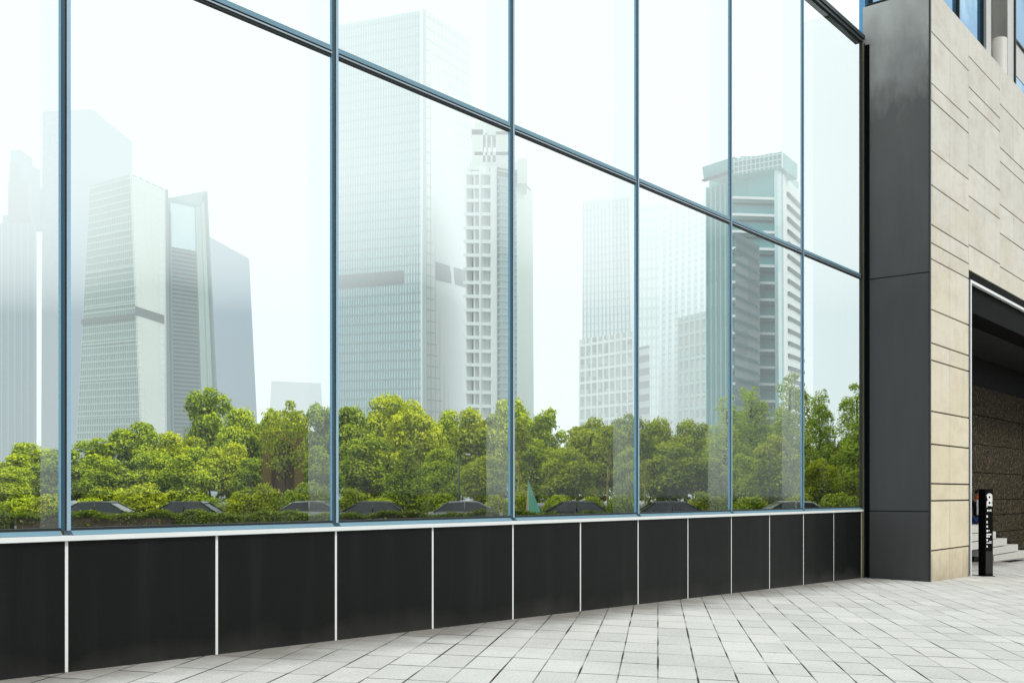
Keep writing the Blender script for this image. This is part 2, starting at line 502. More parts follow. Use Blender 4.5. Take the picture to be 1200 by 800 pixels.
veil = ramp(nt, sp.outputs[2], [(0.0, (0.78, 0.84, 0.86)), (0.13, (0.86, 0.955, 0.96)), (0.32, (0.94, 1.0, 1.0))])
tintn = noise(nt, mapping(nt, tc.outputs['Generated'], scale=(1, 1, 1.6)), 3.1, 4, 0.5)
veil = mixc(nt, ramp(nt, tintn, [(0.46, 0.0), (0.66, 0.75)]), veil, (0.66, 0.88, 1.0))
b2 = nt.nodes.new('ShaderNodeBackground'); nt.links.new(veil, b2.inputs[0]); b2.inputs[1].default_value = 1.07
cover = math_node(nt, 'MULTIPLY_ADD', ramp(nt, cl, [(0.30, 0.0), (0.62, 1.0)]), 0.30, 0.68)
mx = nt.nodes.new('ShaderNodeMixShader'); nt.links.new(cover, mx.inputs[0])
nt.links.new(b1.outputs[0], mx.inputs[1]); nt.links.new(b2.outputs[0], mx.inputs[2])
wo = nt.nodes.new('ShaderNodeOutputWorld'); nt.links.new(mx.outputs[0], wo.inputs[0])

ld = bpy.data.lights.new('sun', 'SUN'); ld.energy = 2.3; ld.angle = R(11); ld.color = (1.0, 0.955, 0.87)
lo = bpy.data.objects.new('sun', ld); COL.objects.link(lo); lo.location = (20, -20, 40)
lo.rotation_euler = SUN.to_track_quat('Z', 'Y').to_euler()

# ------------------------------------------------------------------ ground
def side(x, y):
    return (Vector((x, y, 0)) - P0).dot(N)


def ground_h(x, y):
    pl = plaza_z(max(-26, min(24, x)), max(-26, min(44, y))) - 0.09
    s = side(x, y)
    t = min(1, max(0, (-s - 0.3) / 6.0))
    return pl * (1 - t) + (PARK - 0.02) * t


xs = [-3000, -1200, -500, -250, -150, -100, -70, -50, -38] + [x for x in range(-30, 31, 3)] + [38, 50, 70, 100, 150, 250, 500, 1200, 3000]
ys = [-2500, -900, -300, -120, -60, -40] + [y for y in range(-30, 61, 3)] + [70, 90, 120, 180, 260, 400, 800, 1600, 4000]
g = MB()
for y in ys:
    for x in xs: g.v.append((x, y, ground_h(x, y)))
nx = len(xs)
for j in range(len(ys) - 1):
    for i in range(nx - 1):
        g.f.append((j * nx + i, j * nx + i + 1, (j + 1) * nx + i + 1, (j + 1) * nx + i)); g.m.append(0); g.sm.append(False)
tag(g.build('ground', MT['earth']), kind='structure')

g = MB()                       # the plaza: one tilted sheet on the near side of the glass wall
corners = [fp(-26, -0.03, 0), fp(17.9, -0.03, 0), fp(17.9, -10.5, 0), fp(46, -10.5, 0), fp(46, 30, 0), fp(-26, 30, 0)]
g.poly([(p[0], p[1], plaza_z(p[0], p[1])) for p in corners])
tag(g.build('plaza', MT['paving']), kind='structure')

# park beyond the wall: lawn, road with kerb
def strip(name, Y0, Y1, z, m, X0=-120, X1=120):
    b = MB(); b.poly([(X0, Y0, z), (X1, Y0, z), (X1, Y1, z), (X0, Y1, z)])
    return tag(b.build(name, m), kind='structure')


strip('road', 36.0, 56.0, PARK + 0.004, MT['asphalt'])
b = MB()
for x in range(-60, 62, 6): b.poly([(x, 45.9, PARK + 0.009), (x + 2.5, 45.9, PARK + 0.009), (x + 2.5, 46.05, PARK + 0.009), (x, 46.05, PARK + 0.009)])
tag(b.build('road_marking', MT['mark']), kind='structure')
b = MB(); b.box(-120, 120, 56.0, 56.25, PARK - 0.02, PARK + 0.13)
tag(b.build('kerb', MT['kerb']), kind='structure')
strip('lawn', 56.25, 150, PARK + 0.1, MT['lawn'], -160, 160)

# ------------------------------------------------------------------ glass curtain wall
cw = thing('glass_curtain_wall', 'tall glass curtain wall with slim blue grey mullions above a black granite base', 'glass wall', fp(0, 0, 0))
ZB, ZS, ZG, ZT, ZTOP = EYE - 0.405, EYE - 0.358, EYE - 0.318, EYE + 4.66, EYE + 9.76
US = list(range(-6, 12, 2))
END = 12.02 * M
for i, u in enumerate(US):
    a0 = u * M + 0.045; a1 = (u + 2) * M - 0.05 if u < 10 else END - 0.02
    for z0, z1 in ((ZG, ZT - 0.05), (ZT + 0.05, ZTOP)):
        b = MB(); b.poly([fp(a0 - 0.02, 0, z0 - 0.01), fp(a1 + 0.02, 0, z0 - 0.01), fp(a1 + 0.02, 0, z1 + 0.01), fp(a0 - 0.02, 0, z1 + 0.01)])
        b.build('glass_pane', MT['glass'], cw)
for u in US:
    a = u * M
    b = MB()
    b.fbox(a - 0.052, a - 0.046, -0.02, 0.009, ZG, ZTOP, 3)
    b.fbox(a - 0.046, a - 0.014, -0.025, 0.014, ZG, ZTOP, 0)
    b.fbox(a - 0.014, a + 0.003, -0.03, 0.005, ZG, ZTOP, 1)
    b.fbox(a + 0.003, a + 0.022, -0.025, 0.016, ZG, ZTOP, 2)
    b.fbox(a + 0.022, a + 0.040, -0.02, 0.012, ZG, ZTOP, 3)
    b.build('mullion', [MT['alu_blue'], MT['gasket'], MT['silver'], MT['alu_edge']], cw)
for u in US:
    b = MB(); b.poly([fp(u * M, -0.03, ZG), fp(u * M, -0.43, ZG), fp(u * M, -0.43, ZTOP), fp(u * M, -0.03, ZTOP)])
    b.build('glass_fin', MT['fin'], cw)
for i, u in enumerate(US):
    a0 = u * M + 0.041; a1 = (u + 2) * M - 0.053 if u < 10 else END - 0.03
    b = MB()
    b.fbox(a0, a1, -0.03, 0.014, ZT + 0.012, ZT + 0.062, 3)
    b.fbox(a0, a1, -0.03, 0.006, ZT - 0.010, ZT + 0.012, 1)
    b.fbox(a0, a1, -0.03, 0.020, ZT - 0.024, ZT - 0.010, 2)
    b.fbox(a0, a1, -0.03, 0.008, ZT - 0.052, ZT - 0.024, 1)
    b.build('transom', [MT['alu_blue'], MT['gasket'], MT['silver'], MT['alu_sill']], cw)
    b = MB()
    b.fbox(a0 - 0.01, a1 + 0.01, -0.1, 0.010, ZG, ZG + 0.022, 1)
    b.hexa([fp(a0, -0.1, ZS), fp(a1, -0.1, ZS), fp(a1, 0.055, ZS), fp(a0, 0.055, ZS),
            fp(a0, -0.1, ZG - 0.001), fp(a1, -0.1, ZG - 0.001), fp(a1, 0.012, ZG - 0.001), fp(a0, 0.012, ZG - 0.001)], 0)
    b.build('sill', [MT['alu_sill'], MT['gasket']], cw)
A0 = -6 * M
b = MB(); b.fbox(A0, END + 0.02, -0.08, 0.06, ZB, ZS - 0.002)
b.build('ledge', MT['white_joint'], cw, 0.004)
for k in range(-6, 12):
    a0 = k * M + 0.0155; a1 = (k + 1) * M - 0.0155
    if k == 11: a1 = END - 0.03
    zg = plaza_z(*fp(a0, 0, 0)[:2])
    b = MB(); b.fbox(a0, a1, -0.06, 0.02 + random.uniform(-0.001, 0.001), zg - 0.4, ZB - 0.004)
    b.build('base_panel', MT['granite'], cw, 0.004)
for k in range(-6, 13):
    a = k * M if k < 12 else END - 0.008
    zg = plaza_z(*fp(a, 0, 0)[:2])
    b = MB(); b.fbox(a - 0.014, a + 0.014, -0.05, 0.0155, zg - 0.3, ZB - 0.003)
    b.build('joint_strip', MT['white_joint'], cw)
b = MB()                                                   # head of the wall and the end post
b.fbox(A0, END + 0.13, -0.16, 0.05, ZTOP + 0.055, ZTOP + 0.14, 0)
b.fbox(A0, END + 0.06, -0.14, 0.022, ZTOP + 0.012, ZTOP + 0.055, 1)
b.fbox(A0, END + 0.06, -0.14, 0.035, ZTOP - 0.03, ZTOP + 0.012, 0)
b.build('top_frame', [MT['frame_dark'], MT['alu_blue']], cw)
zg = plaza_z(*fp(END, 0, 0)[:2])
b = MB()
b.fbox(END - 0.012, END + 0.03, -0.03, 0.03, ZB, ZTOP - 0.031, 0)
for z0, z1 in ((zg - 0.2, ZB - 0.01), (ZB, ZT - 0.006), (ZT + 0.006, ZT + 2.4), (ZT + 2.41, ZTOP - 0.031)):
    b.fbox(END + 0.031, END + 0.10, -0.02, 0.03, z0, z1, 1)
b.fbox(END + 0.101, END + 0.15, -0.02, 0.04, zg - 0.2, ZTOP - 0.031, 0)
b.build('end_post', [MT['frame_dark'], MT['olive']], cw)

# ------------------------------------------------------------------ stone-clad entrance block
SA = END + 0.20                                   # where the block begins, along the wall
FB = 1.41                                         # how far it stands out in front of the glass
WT = EYE + 10.62
eb = thing('stone_entrance_block', 'beige limestone entrance block with dark grey metal side and deep dark opening', 'building', fp(SA, FB, 0))
b = MB()                                          # dark core behind the cladding
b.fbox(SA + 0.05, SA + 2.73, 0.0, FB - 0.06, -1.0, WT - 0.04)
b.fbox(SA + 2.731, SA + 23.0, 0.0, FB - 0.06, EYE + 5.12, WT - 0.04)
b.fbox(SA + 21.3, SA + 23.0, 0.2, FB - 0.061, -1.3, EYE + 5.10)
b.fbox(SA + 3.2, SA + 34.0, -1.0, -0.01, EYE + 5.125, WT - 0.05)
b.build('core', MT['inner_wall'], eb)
zc = [-1.0, EYE - 0.395, EYE + 4.62, WT - 0.06]   # metal side panels
for z0, z1 in zip(zc[:-1], zc[1:]):
    b = MB(); b.fbox(SA, SA + 0.045, -0.03, FB - 0.035, z0 + 0.009, z1 - 0.009)
    b.build('side_panel', MT['panel'], eb, 0.004)
b = MB(); b.fbox(SA - 0.02, SA + 0.03, -0.02, 0.12, -1.0, ZTOP - 0.05); b.build('shadow_gap', MT['black'], eb)
b = MB(); b.fbox(SA - 0.01, SA + 0.05, FB - 0.03, FB - 0.008, -1.0, WT - 0.02)
b.build('corner_trim', MT['frame_dark'], eb)
b = MB(); b.fbox(SA - 0.005, SA + 0.06, 0.06, FB - 0.05, WT - 0.055, WT - 0.02); b.fbox(SA + 0.0601, SA + 23, FB - 0.5, FB - 0.061, WT - 0.036, WT - 0.004)
b.build('coping', MT['frame_dark'], eb)
JA = [10.62, 9.66, 8.58, 8.23, 7.17, 6.45, 5.62, 5.24, 4.90, 3.84, 3.14, 2.78, 1.71, 1.02, 0.19, -0.17, -1.22, -2.6]
JB = [10.62, 10.0, 9.30, 8.97, 7.51, 6.80, 5.68, 5.10]
JC = [10.62, 9.66, 8.58, 8.23, 7.17, 6.45, 5.62, 5.10]
b = MB()
def slabs(s0, s1, joints, deep=0.0):
    for z1, z0 in zip(joints[:-1], joints[1:]):
        k = random.uniform(-0.002, 0.002)
        b.fbox(SA + s0 + 0.003, SA + s1 - 0.003, FB - 0.05, FB + k, EYE + z0 + 0.015, EYE + z1 - 0.015)
slabs(0.052, 1.32, JA); slabs(1.32, 2.73, JA)
for k in range(14):
    slabs(2.73 + 1.325 * k, 2.73 + 1.325 * (k + 1), (JB, JB, JC, JC)[k % 4])
slabs(21.28, 23.0, JA)
b.build('stone_cladding', MT['stone'], eb, 0.004)
# opening frame
o0, o1 = SA + 2.735, SA + 21.29
b = MB()
b.fbox(o0, o0 + 0.10, FB - 0.7, FB - 0.012, -1.2, EYE + 5.085, 0)
b.fbox(o0 + 0.101, o1, FB - 0.7, FB - 0.015, EYE + 4.90, EYE + 5.084, 0)
b.fbox(o0 + 0.172, o1, FB - 0.72, FB - 0.10, EYE + 4.22, EYE + 4.84, 0)
b.build('opening_surround', MT['black'], eb)
b = MB()
b.fbox(o0 + 0.101, o0 + 0.180, FB - 0.03, FB + 0.015, -1.2, EYE + 4.835, 0)
b.fbox(o0 + 0.101, o1, FB - 0.07, FB + 0.016, EYE + 4.836, EYE + 4.898, 0)
b.build('opening_trim', MT['trim'], eb)
# the passage inside
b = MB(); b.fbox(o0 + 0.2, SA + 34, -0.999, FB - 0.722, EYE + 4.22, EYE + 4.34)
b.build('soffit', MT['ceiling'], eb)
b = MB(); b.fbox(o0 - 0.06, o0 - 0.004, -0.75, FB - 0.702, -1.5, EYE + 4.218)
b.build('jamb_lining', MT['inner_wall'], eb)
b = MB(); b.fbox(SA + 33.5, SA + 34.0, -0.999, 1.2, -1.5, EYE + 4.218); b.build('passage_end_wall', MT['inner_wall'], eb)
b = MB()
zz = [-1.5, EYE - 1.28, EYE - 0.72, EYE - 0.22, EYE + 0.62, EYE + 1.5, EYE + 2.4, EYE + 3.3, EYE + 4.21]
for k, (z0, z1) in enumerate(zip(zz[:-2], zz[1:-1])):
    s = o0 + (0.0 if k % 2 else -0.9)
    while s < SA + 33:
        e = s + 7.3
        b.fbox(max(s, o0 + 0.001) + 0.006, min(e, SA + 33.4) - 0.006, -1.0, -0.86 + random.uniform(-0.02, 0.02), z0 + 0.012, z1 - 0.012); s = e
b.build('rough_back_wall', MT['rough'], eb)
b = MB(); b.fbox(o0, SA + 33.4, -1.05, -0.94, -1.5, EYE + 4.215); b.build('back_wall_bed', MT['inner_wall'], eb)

# stairs inside the opening: they climb to the left behind the jamb
st = thing('granite_steps', 'pale granite steps climbing to the left inside the dark opening', 'steps', fp(SA + 9, -0.5, 0))
sb = -0.12
treads = []
for k in range(5):
    p = hit([1204, 1193, 1180, 1167, 1158][k], sb)
    a1 = (p - P0).dot(D)
    zg = plaza_z(p.x, p.y)
    z1 = zg + 0.02 + 0.215 * (k + 1)
    b = MB(); b.fbox(max(o0 + 0.05, a1 - 4.0), a1, sb - 0.72 + 0.002 * k, sb + 0.001 * k, zg - 0.3 if k == 0 else z1 - 0.213, z1)
    b.build('step', MT['step'], st, 0.008)
    treads.append((a1, z1))
b = MB()
p5 = treads[4][0]; p1 = treads[0][0] + 1.2
b.hexa([fp(p5 - 4, sb - 0.72, -0.9), fp(p1, sb - 0.72, -0.9), fp(p1, sb - 0.55, -0.9), fp(p5 - 4, sb - 0.55, -0.9),
        fp(p5 - 4, sb - 0.72, treads[4][1] + 0.9), fp(p1, sb - 0.72, treads[0][1] + 0.03), fp(p1, sb - 0.55, treads[0][1] + 0.03), fp(p5 - 4, sb - 0.55, treads[4][1] + 0.9)])
b.build('stringer', MT['black'], st)

# drain slot in the paving
p = hit(1186, 0.4); a = (p - P0).dot(D)
def pz(a_, b_): q = fp(a_, b_, 0); return plaza_z(q[0], q[1])
b = MB()
b.hexa([fp(a, 0.1, pz(a, .1) - .03), fp(a + 1.6, 0.1, pz(a + 1.6, .1) - .03), fp(a + 1.6, .35, pz(a + 1.6, .35) - .03), fp(a, .35, pz(a, .35) - .03),
        fp(a, 0.1, pz(a, .1) + .012), fp(a + 1.6, 0.1, pz(a + 1.6, .1) + .012), fp(a + 1.6, .35, pz(a + 1.6, .35) + .012), fp(a, .35, pz(a, .35) + .012)])
for k in range(10):
    s0 = a + 0.06 + k * 0.15
    b.hexa([fp(s0, .13, pz(s0, .13) + .0), fp(s0 + .1, .13, pz(s0 + .1, .13)), fp(s0 + .1, .32, pz(s0 + .1, .32)), fp(s0, .32, pz(s0, .32)),
            fp(s0, .13, pz(s0, .13) + .018), fp(s0 + .1, .13, pz(s0 + .1, .13) + .018), fp(s0 + .1, .32, pz(s0 + .1, .32) + .018), fp(s0, .32, pz(s0, .32) + .018)])
tag(b.build('drain_grate', MT['black']), 'black slotted drain grate set in the paving before the opening', 'drain')

# ------------------------------------------------------------------ sign pillar at the opening
kx, ky = at(1155.0, 24.75), 24.75
kz = plaza_z(kx, ky)
sg = thing('sign_pillar', 'slim black sign pillar with white emblem and lettering beside the stone jamb', 'sign', (kx, ky, kz), world=False)
sg.rotation_euler = (0, 0, R(-27 + 42))
hw, hd, kh = 0.105, 0.12, 2.02
b = MB(); b.box(-hw, hw, -hd, hd, 0.0, kh); b.build('body', MT['black'], sg, 0.006)
b = MB(); b.box(-hw - 0.12, hw + 0.02, -hd - 0.05, hd + 0.05, -0.05, 0.012); b.build('base_shadow_plate', MT['frame_dark'], sg)  # dark plate drawn out to one side as the pillar's shadow
b = MB(); b.box(-hw + 0.012, hw - 0.012, -hd - 0.004, -hd, 0.06, 0.58); b.build('lower_plate', MT['ceiling'], sg)
b = MB()
yf = -hd - 0.003
def fl(x0, x1, z0, z1): b.box(x0, x1, yf - 0.002, -hd + 0.001, z0, z1)
def ring(cx, cz, r0, r1, a0=0, a1=360, n=18):
    for k in range(n):
        t0 = R(a0 + (a1 - a0) * k / n); t1 = R(a0 + (a1 - a0) * (k + 1) / n)
        q = [(cx + r0 * math.cos(t0), cz + r0 * math.sin(t0)), (cx + r1 * math.cos(t0), cz + r1 * math.sin(t0)), (cx + r1 * math.cos(t1), cz + r1 * math.sin(t1)), (cx + r0 * math.cos(t1), cz + r0 * math.sin(t1))]
        b.hexa([(x, -hd + 0.001, z) for x, z in q] + [(x, yf - 0.002, z) for x, z in q])
# emblem: a white figure of two stacked rings on the left of a rounded plate
ring(0.005, 1.83, 0.028, 0.066); ring(0.005, 1.70, 0.030, 0.076)
fl(0.055, 0.082, 1.62, 1.88); ring(0.005, 1.83, 0.072, 0.088, 20, 160); fl(-0.07, -0.052, 1.60, 1.66)
b.build('emblem', MT['white_print'], sg)
b = MB()
fl(-0.055, -0.03, 1.50, 1.545); fl(-0.02, 0.01, 1.505, 1.54); fl(0.03, 0.055, 1.50, 1.55)
fl(-0.075, -0.04, 1.36, 1.41); fl(-0.075, -0.045, 1.23, 1.28); fl(-0.075, -0.04, 1.13, 1.175)
fl(-0.075, -0.035, 1.03, 1.075); fl(-0.02, 0.005, 1.045, 1.07)
fl(-0.075, 0.055, 0.955, 0.985); fl(-0.075, -0.035, 0.90, 0.945); fl(-0.02, 0.01, 0.90, 0.94)
fl(-0.075, -0.04, 0.82, 0.865); fl(-0.075, 0.06, 0.765, 0.785); fl(0.0, 0.06, 0.80, 0.815)
fl(-0.075, -0.045, 0.67, 0.715)
b.build('lettering', MT['white_print'], sg)

# ------------------------------------------------------------------ person on the steps behind the pillar
def skin_mesh(name, verts, edges, radii, m, parent, sub=2, root=0):
    me = bpy.data.meshes.new(name); me.from_pydata(verts, edges, []); me.update()
    o = bpy.data.objects.new(name, me); COL.objects.link(o)
    if parent is not None: o.parent = parent
    md = o.modifiers.new('skin', 'SKIN'); md.use_smooth_shade = True
    if not me.skin_vertices: pass
    sv = me.skin_vertices[0].data
    for i, r in enumerate(radii):
        rr = r if isinstance(r, tuple) else (r, r)
        sv[i].radius = rr; sv[i].use_root = (i == root)
    s = o.modifiers.new('sub', 'SUBSURF'); s.levels = sub; s.render_levels = sub
    me.materials.append(m)
    return o


MT['skin'] = simple('skin', (0.42, 0.25, 0.17), 0.5, 0, 0.4, 0.1, 10)
MT['hair'] = simple('black_hair', (0.012, 0.010, 0.009), 0.5, 0, 0.4, 0.3, 30)
MT['jacket'] = simple('black_jacket', (0.012, 0.012, 0.015), 0.8, 0, 0.2, 0.3, 12)
MT['shirt'] = simple('grey_white_shirt', (0.55, 0.56, 0.60), 0.8, 0, 0.2, 0.1, 12)
MT['orange'] = simple('orange_cloth', (0.75, 0.16, 0.02), 0.8, 0, 0.2, 0.15, 20)
MT['jeans'] = simple('blue_cloth', (0.02, 0.035, 0.14), 0.85, 0, 0.15, 0.3, 14)
MT['shoe'] = simple('white_shoe', (0.6, 0.58, 0.55), 0.6, 0, 0.3, 0.15, 20)
q = hit(1146.3, sb - 0.28)
pr = thing('person', 'person in black jacket with orange scarf standing on the steps behind the sign pillar', 'person', (q.x, q.y, treads[1][1]), world=False)
pr.rotation_euler = (0, 0, R(-22))
pr['category'] = 'person'
# the figure stands, facing -y, arms hanging
V = [(0, 0, .93), (0, .01, 1.08), (0, .015, 1.24), (0, .01, 1.40), (0, 0, 1.47), (0, -.012, 1.55),     # 0-5 pelvis..neck..skull base
     (0, -.02, 1.61), (0, -.012, 1.67)]
E_ = [(0, 1), (1, 2), (2, 3), (3, 4), (4, 5), (5, 6), (6, 7)]
RR = [(.13, .10), (.115, .09), (.13, .10), (.105, .075), .05, .065, .082, .066]
for s in (-1, 1):
    i = len(V)
    V += [(.09 * s, 0, .87), (.10 * s, -.005, .50), (.105 * s, .02, .10), (.11 * s, -.09, .035), (.113 * s, -.15, .03)]
    RR += [.088, .058, .038, .04, .028]
    E_ += [(0, i), (i, i + 1), (i + 1, i + 2), (i + 2, i + 3), (i + 3, i + 4)]
    i = len(V)
    V += [(.165 * s, .01, 1.39), (.205 * s, .02, 1.12), (.215 * s, -.03, .885), (.217 * s, -.045, .82)]
    RR += [.055, .042, .028, (.018, .034)]
    E_ += [(3, i), (i, i + 1), (i + 1, i + 2), (i + 2, i + 3)]
    hnd = i + 3
    for k, (dy, L) in enumerate(((-.03, .062), (-.01, .074), (.012, .068), (.032, .052))):
        j = len(V)
        V += [(.217 * s, -.045 + dy, .775), (.214 * s, -.05 + dy, .775 - L * .55), (.206 * s, -.055 + dy, .775 - L)]
        RR += [.010, .0085, .007]
        E_ += [(hnd, j), (j, j + 1), (j + 1, j + 2)]
    j = len(V)
    V += [(.208 * s, -.085, .80), (.200 * s, -.098, .765)]; RR += [.011, .008]; E_ += [(hnd, j), (j, j + 1)]
skin_mesh('body', V, E_, RR, MT['skin'], pr)
b = MB()                                                    # hair cap, nose, ears
for k in range(7):
    pass
b.lathe((0, .002, 1.60), [(.084, .0), (.095, .045), (.088, .085), (.06, .118), (.02, .132)], 18)
b.build('hair', MT['hair'], pr)
b = MB(); b.tube([(0, -.095, 1.628), (0, -.112, 1.60), (0, -.098, 1.592)], [.008, .014, .008], 8)
b.build('nose', MT['skin'], pr)
for s in (-1, 1):
    b = MB(); b.tube([(.083 * s, .0, 1.63), (.093 * s, .005, 1.615), (.084 * s, .0, 1.59)], [.008, .014, .008], 8); b.build('ear', MT['skin'], pr)
    b = MB(); b.tube([(.018 * s, -.094, 1.63), (.044 * s, -.086, 1.63)], [.006, .006], 6); b.build('eye', MT['hair'], pr)
b = MB(); b.lathe((0, -.005, 1.455), [(.075, 0), (.088, .03), (.082, .06), (.066, .085)], 18); b.build('scarf', MT['orange'], pr)
JV = [(0, 0, .86), (0, .01, 1.08), (0, .015, 1.24), (0, .01, 1.41)]; JE = [(0, 1), (1, 2), (2, 3)]; JR = [(.165, .125), (.145, .115), (.155, .12), (.12, .09)]
for s in (-1, 1):
    i = len(JV); JV += [(.17 * s, .01, 1.395), (.212 * s, .02, 1.12), (.222 * s, -.03, .90)]; JR += [.07, .058, .045]; JE += [(3, i), (i, i + 1), (i + 1, i + 2)]
skin_mesh('jacket', JV, JE, JR, MT['jacket'], pr)
b = MB(); b.hexa([(-.05, -.12, .98), (.05, -.12, .98), (.05, -.165, .98), (-.05, -.165, .98), (-.055, -.08, 1.42), (.055, -.08, 1.42), (.055, -.128, 1.42), (-.055, -.128, 1.42)])
b.build('shirt', MT['shirt'], pr, 0.02)
TV = [(0, 0, .93)]; TE = []; TR = [(.15, .115)]
for s in (-1, 1):
    i = len(TV); TV += [(.092 * s, 0, .86), (.102 * s, -.005, .50), (.106 * s, .02, .09)]; TR += [.102, .076, .064]; TE += [(0, i), (i, i + 1), (i + 1, i + 2)]
skin_mesh('trousers', TV, TE, TR, MT['jeans'], pr)
for s in (-1, 1):
    b = MB(); b.hexa([(.06 * s, .07, 0), (.155 * s, .07, 0), (.165 * s, -.19, 0), (.07 * s, -.19, 0), (.075 * s, .06, .085), (.14 * s, .06, .085), (.15 * s, -.16, .05), (.085 * s, -.16, .05)])
    b.build('shoe', MT['shoe'], pr, 0.02)

# ------------------------------------------------------------------ office building behind the entrance block
MT['sky_glass'] = None
def make_sky_glass():
    m, nt, ns, ln = mat('sky_painted_glass')
    pos = position(nt)
    n = ramp(nt, noise(nt, mapping(nt, pos, scale=(0.4, 0.4, 0.5)), 0.32, 5, 0.6), [(0.40, (0.055, 0.20, 0.42)), (0.55, (0.13, 0.36, 0.62)), (0.70, (0.55, 0.74, 0.86))])  # blue sky and pale cloud reflections painted into the glass colour
    finish(nt, n, 0.06, 0.75, 0.5)
    return m
MT['sky_glass'] = make_sky_glass()
MT['column'] = simple('pale_grey_column', (0.50, 0.49, 0.46), 0.5, 0.1, 0.4, 0.1, 1)
MT['pale_panel'] = simple('pale_grey_panel', (0.55, 0.55, 0.54), 0.5, 0, 0.4, 0.08, 1)
OB = -6.0
ob = thing('office_building', 'office building of blue glass and pale round column rising behind the stone block', 'building', fp(SA + 4, OB, 0))
def al(px, off=OB): return (hit(px, off) - P0).dot(D)
Z0, Z1 = EYE + 3.0, EYE + 44
def pane(px0, px1, z0=Z0, z1=Z1, m='sky_glass', off=0.0, name='window'):
    b = MB(); b.fbox(al(px0), al(px1), OB - 0.2, OB + off, z0, z1); return b.build(name, MT[m], ob)
zl = zat(54, hit(1194, OB).y); zl2 = zat(92, hit(1194, OB).y)
pane(1013, 1018); pane(1018.6, 1120); pane(1121, 1149)
pane(1152.2, 1160, off=0.06, m='pale_panel', name='pale_strip'); pane(1179.5, 1186.5, off=0.06, m='pale_panel', name='pale_strip')
pane(1187.5, 1300, zl + 0.1, Z1); pane(1187.5, 1300, zl2, zl, 'pale_panel', -0.01, 'pale_strip'); pane(1187.5, 1300, Z0, zl2 - 0.08)  # the pale middle piece imitates a cloud reflected in the window
for px0, px1 in ((1018, 1018.6), (1120, 1121), (1149, 1152), (1186.6, 1187.4)):
    b = MB(); b.fbox(al(px0), al(px1), OB - 0.2, OB + 0.15, Z0, Z1); b.build('mullion', MT['frame_dark'], ob)
b = MB(); b.fbox(al(1187.4), al(1300), OB - 0.15, OB + 0.08, zl + 0.002, zl + 0.098); b.build('transom', MT['frame_dark'], ob)
pc = hit(1169.8, OB + 0.1); rc = 9.6 / F * pc.y
b = MB()
zj = zat(46, pc.y)
b.lathe((pc.x, pc.y, Z0), [(rc, 0), (rc, zj - Z0 - .05), (rc - .04, zj - Z0 - .05), (rc - .04, zj - Z0), (rc, zj - Z0), (rc, 44)], 40)
b.build('column', MT['column'], ob)
b = MB()
q0, q1 = hit(1013.5, OB - 0.21), hit(1300, OB - 0.21)
ft = [q0, q1, q1 + Vector((6, 10, 0)), q0 * 1.15 + Vector((1.0, 0, 0))]
b.hexa([(q.x, q.y, Z0) for q in ft] + [(q.x, q.y, Z1 - 0.02) for q in ft])
b.build('core', MT['pale_panel'], ob)

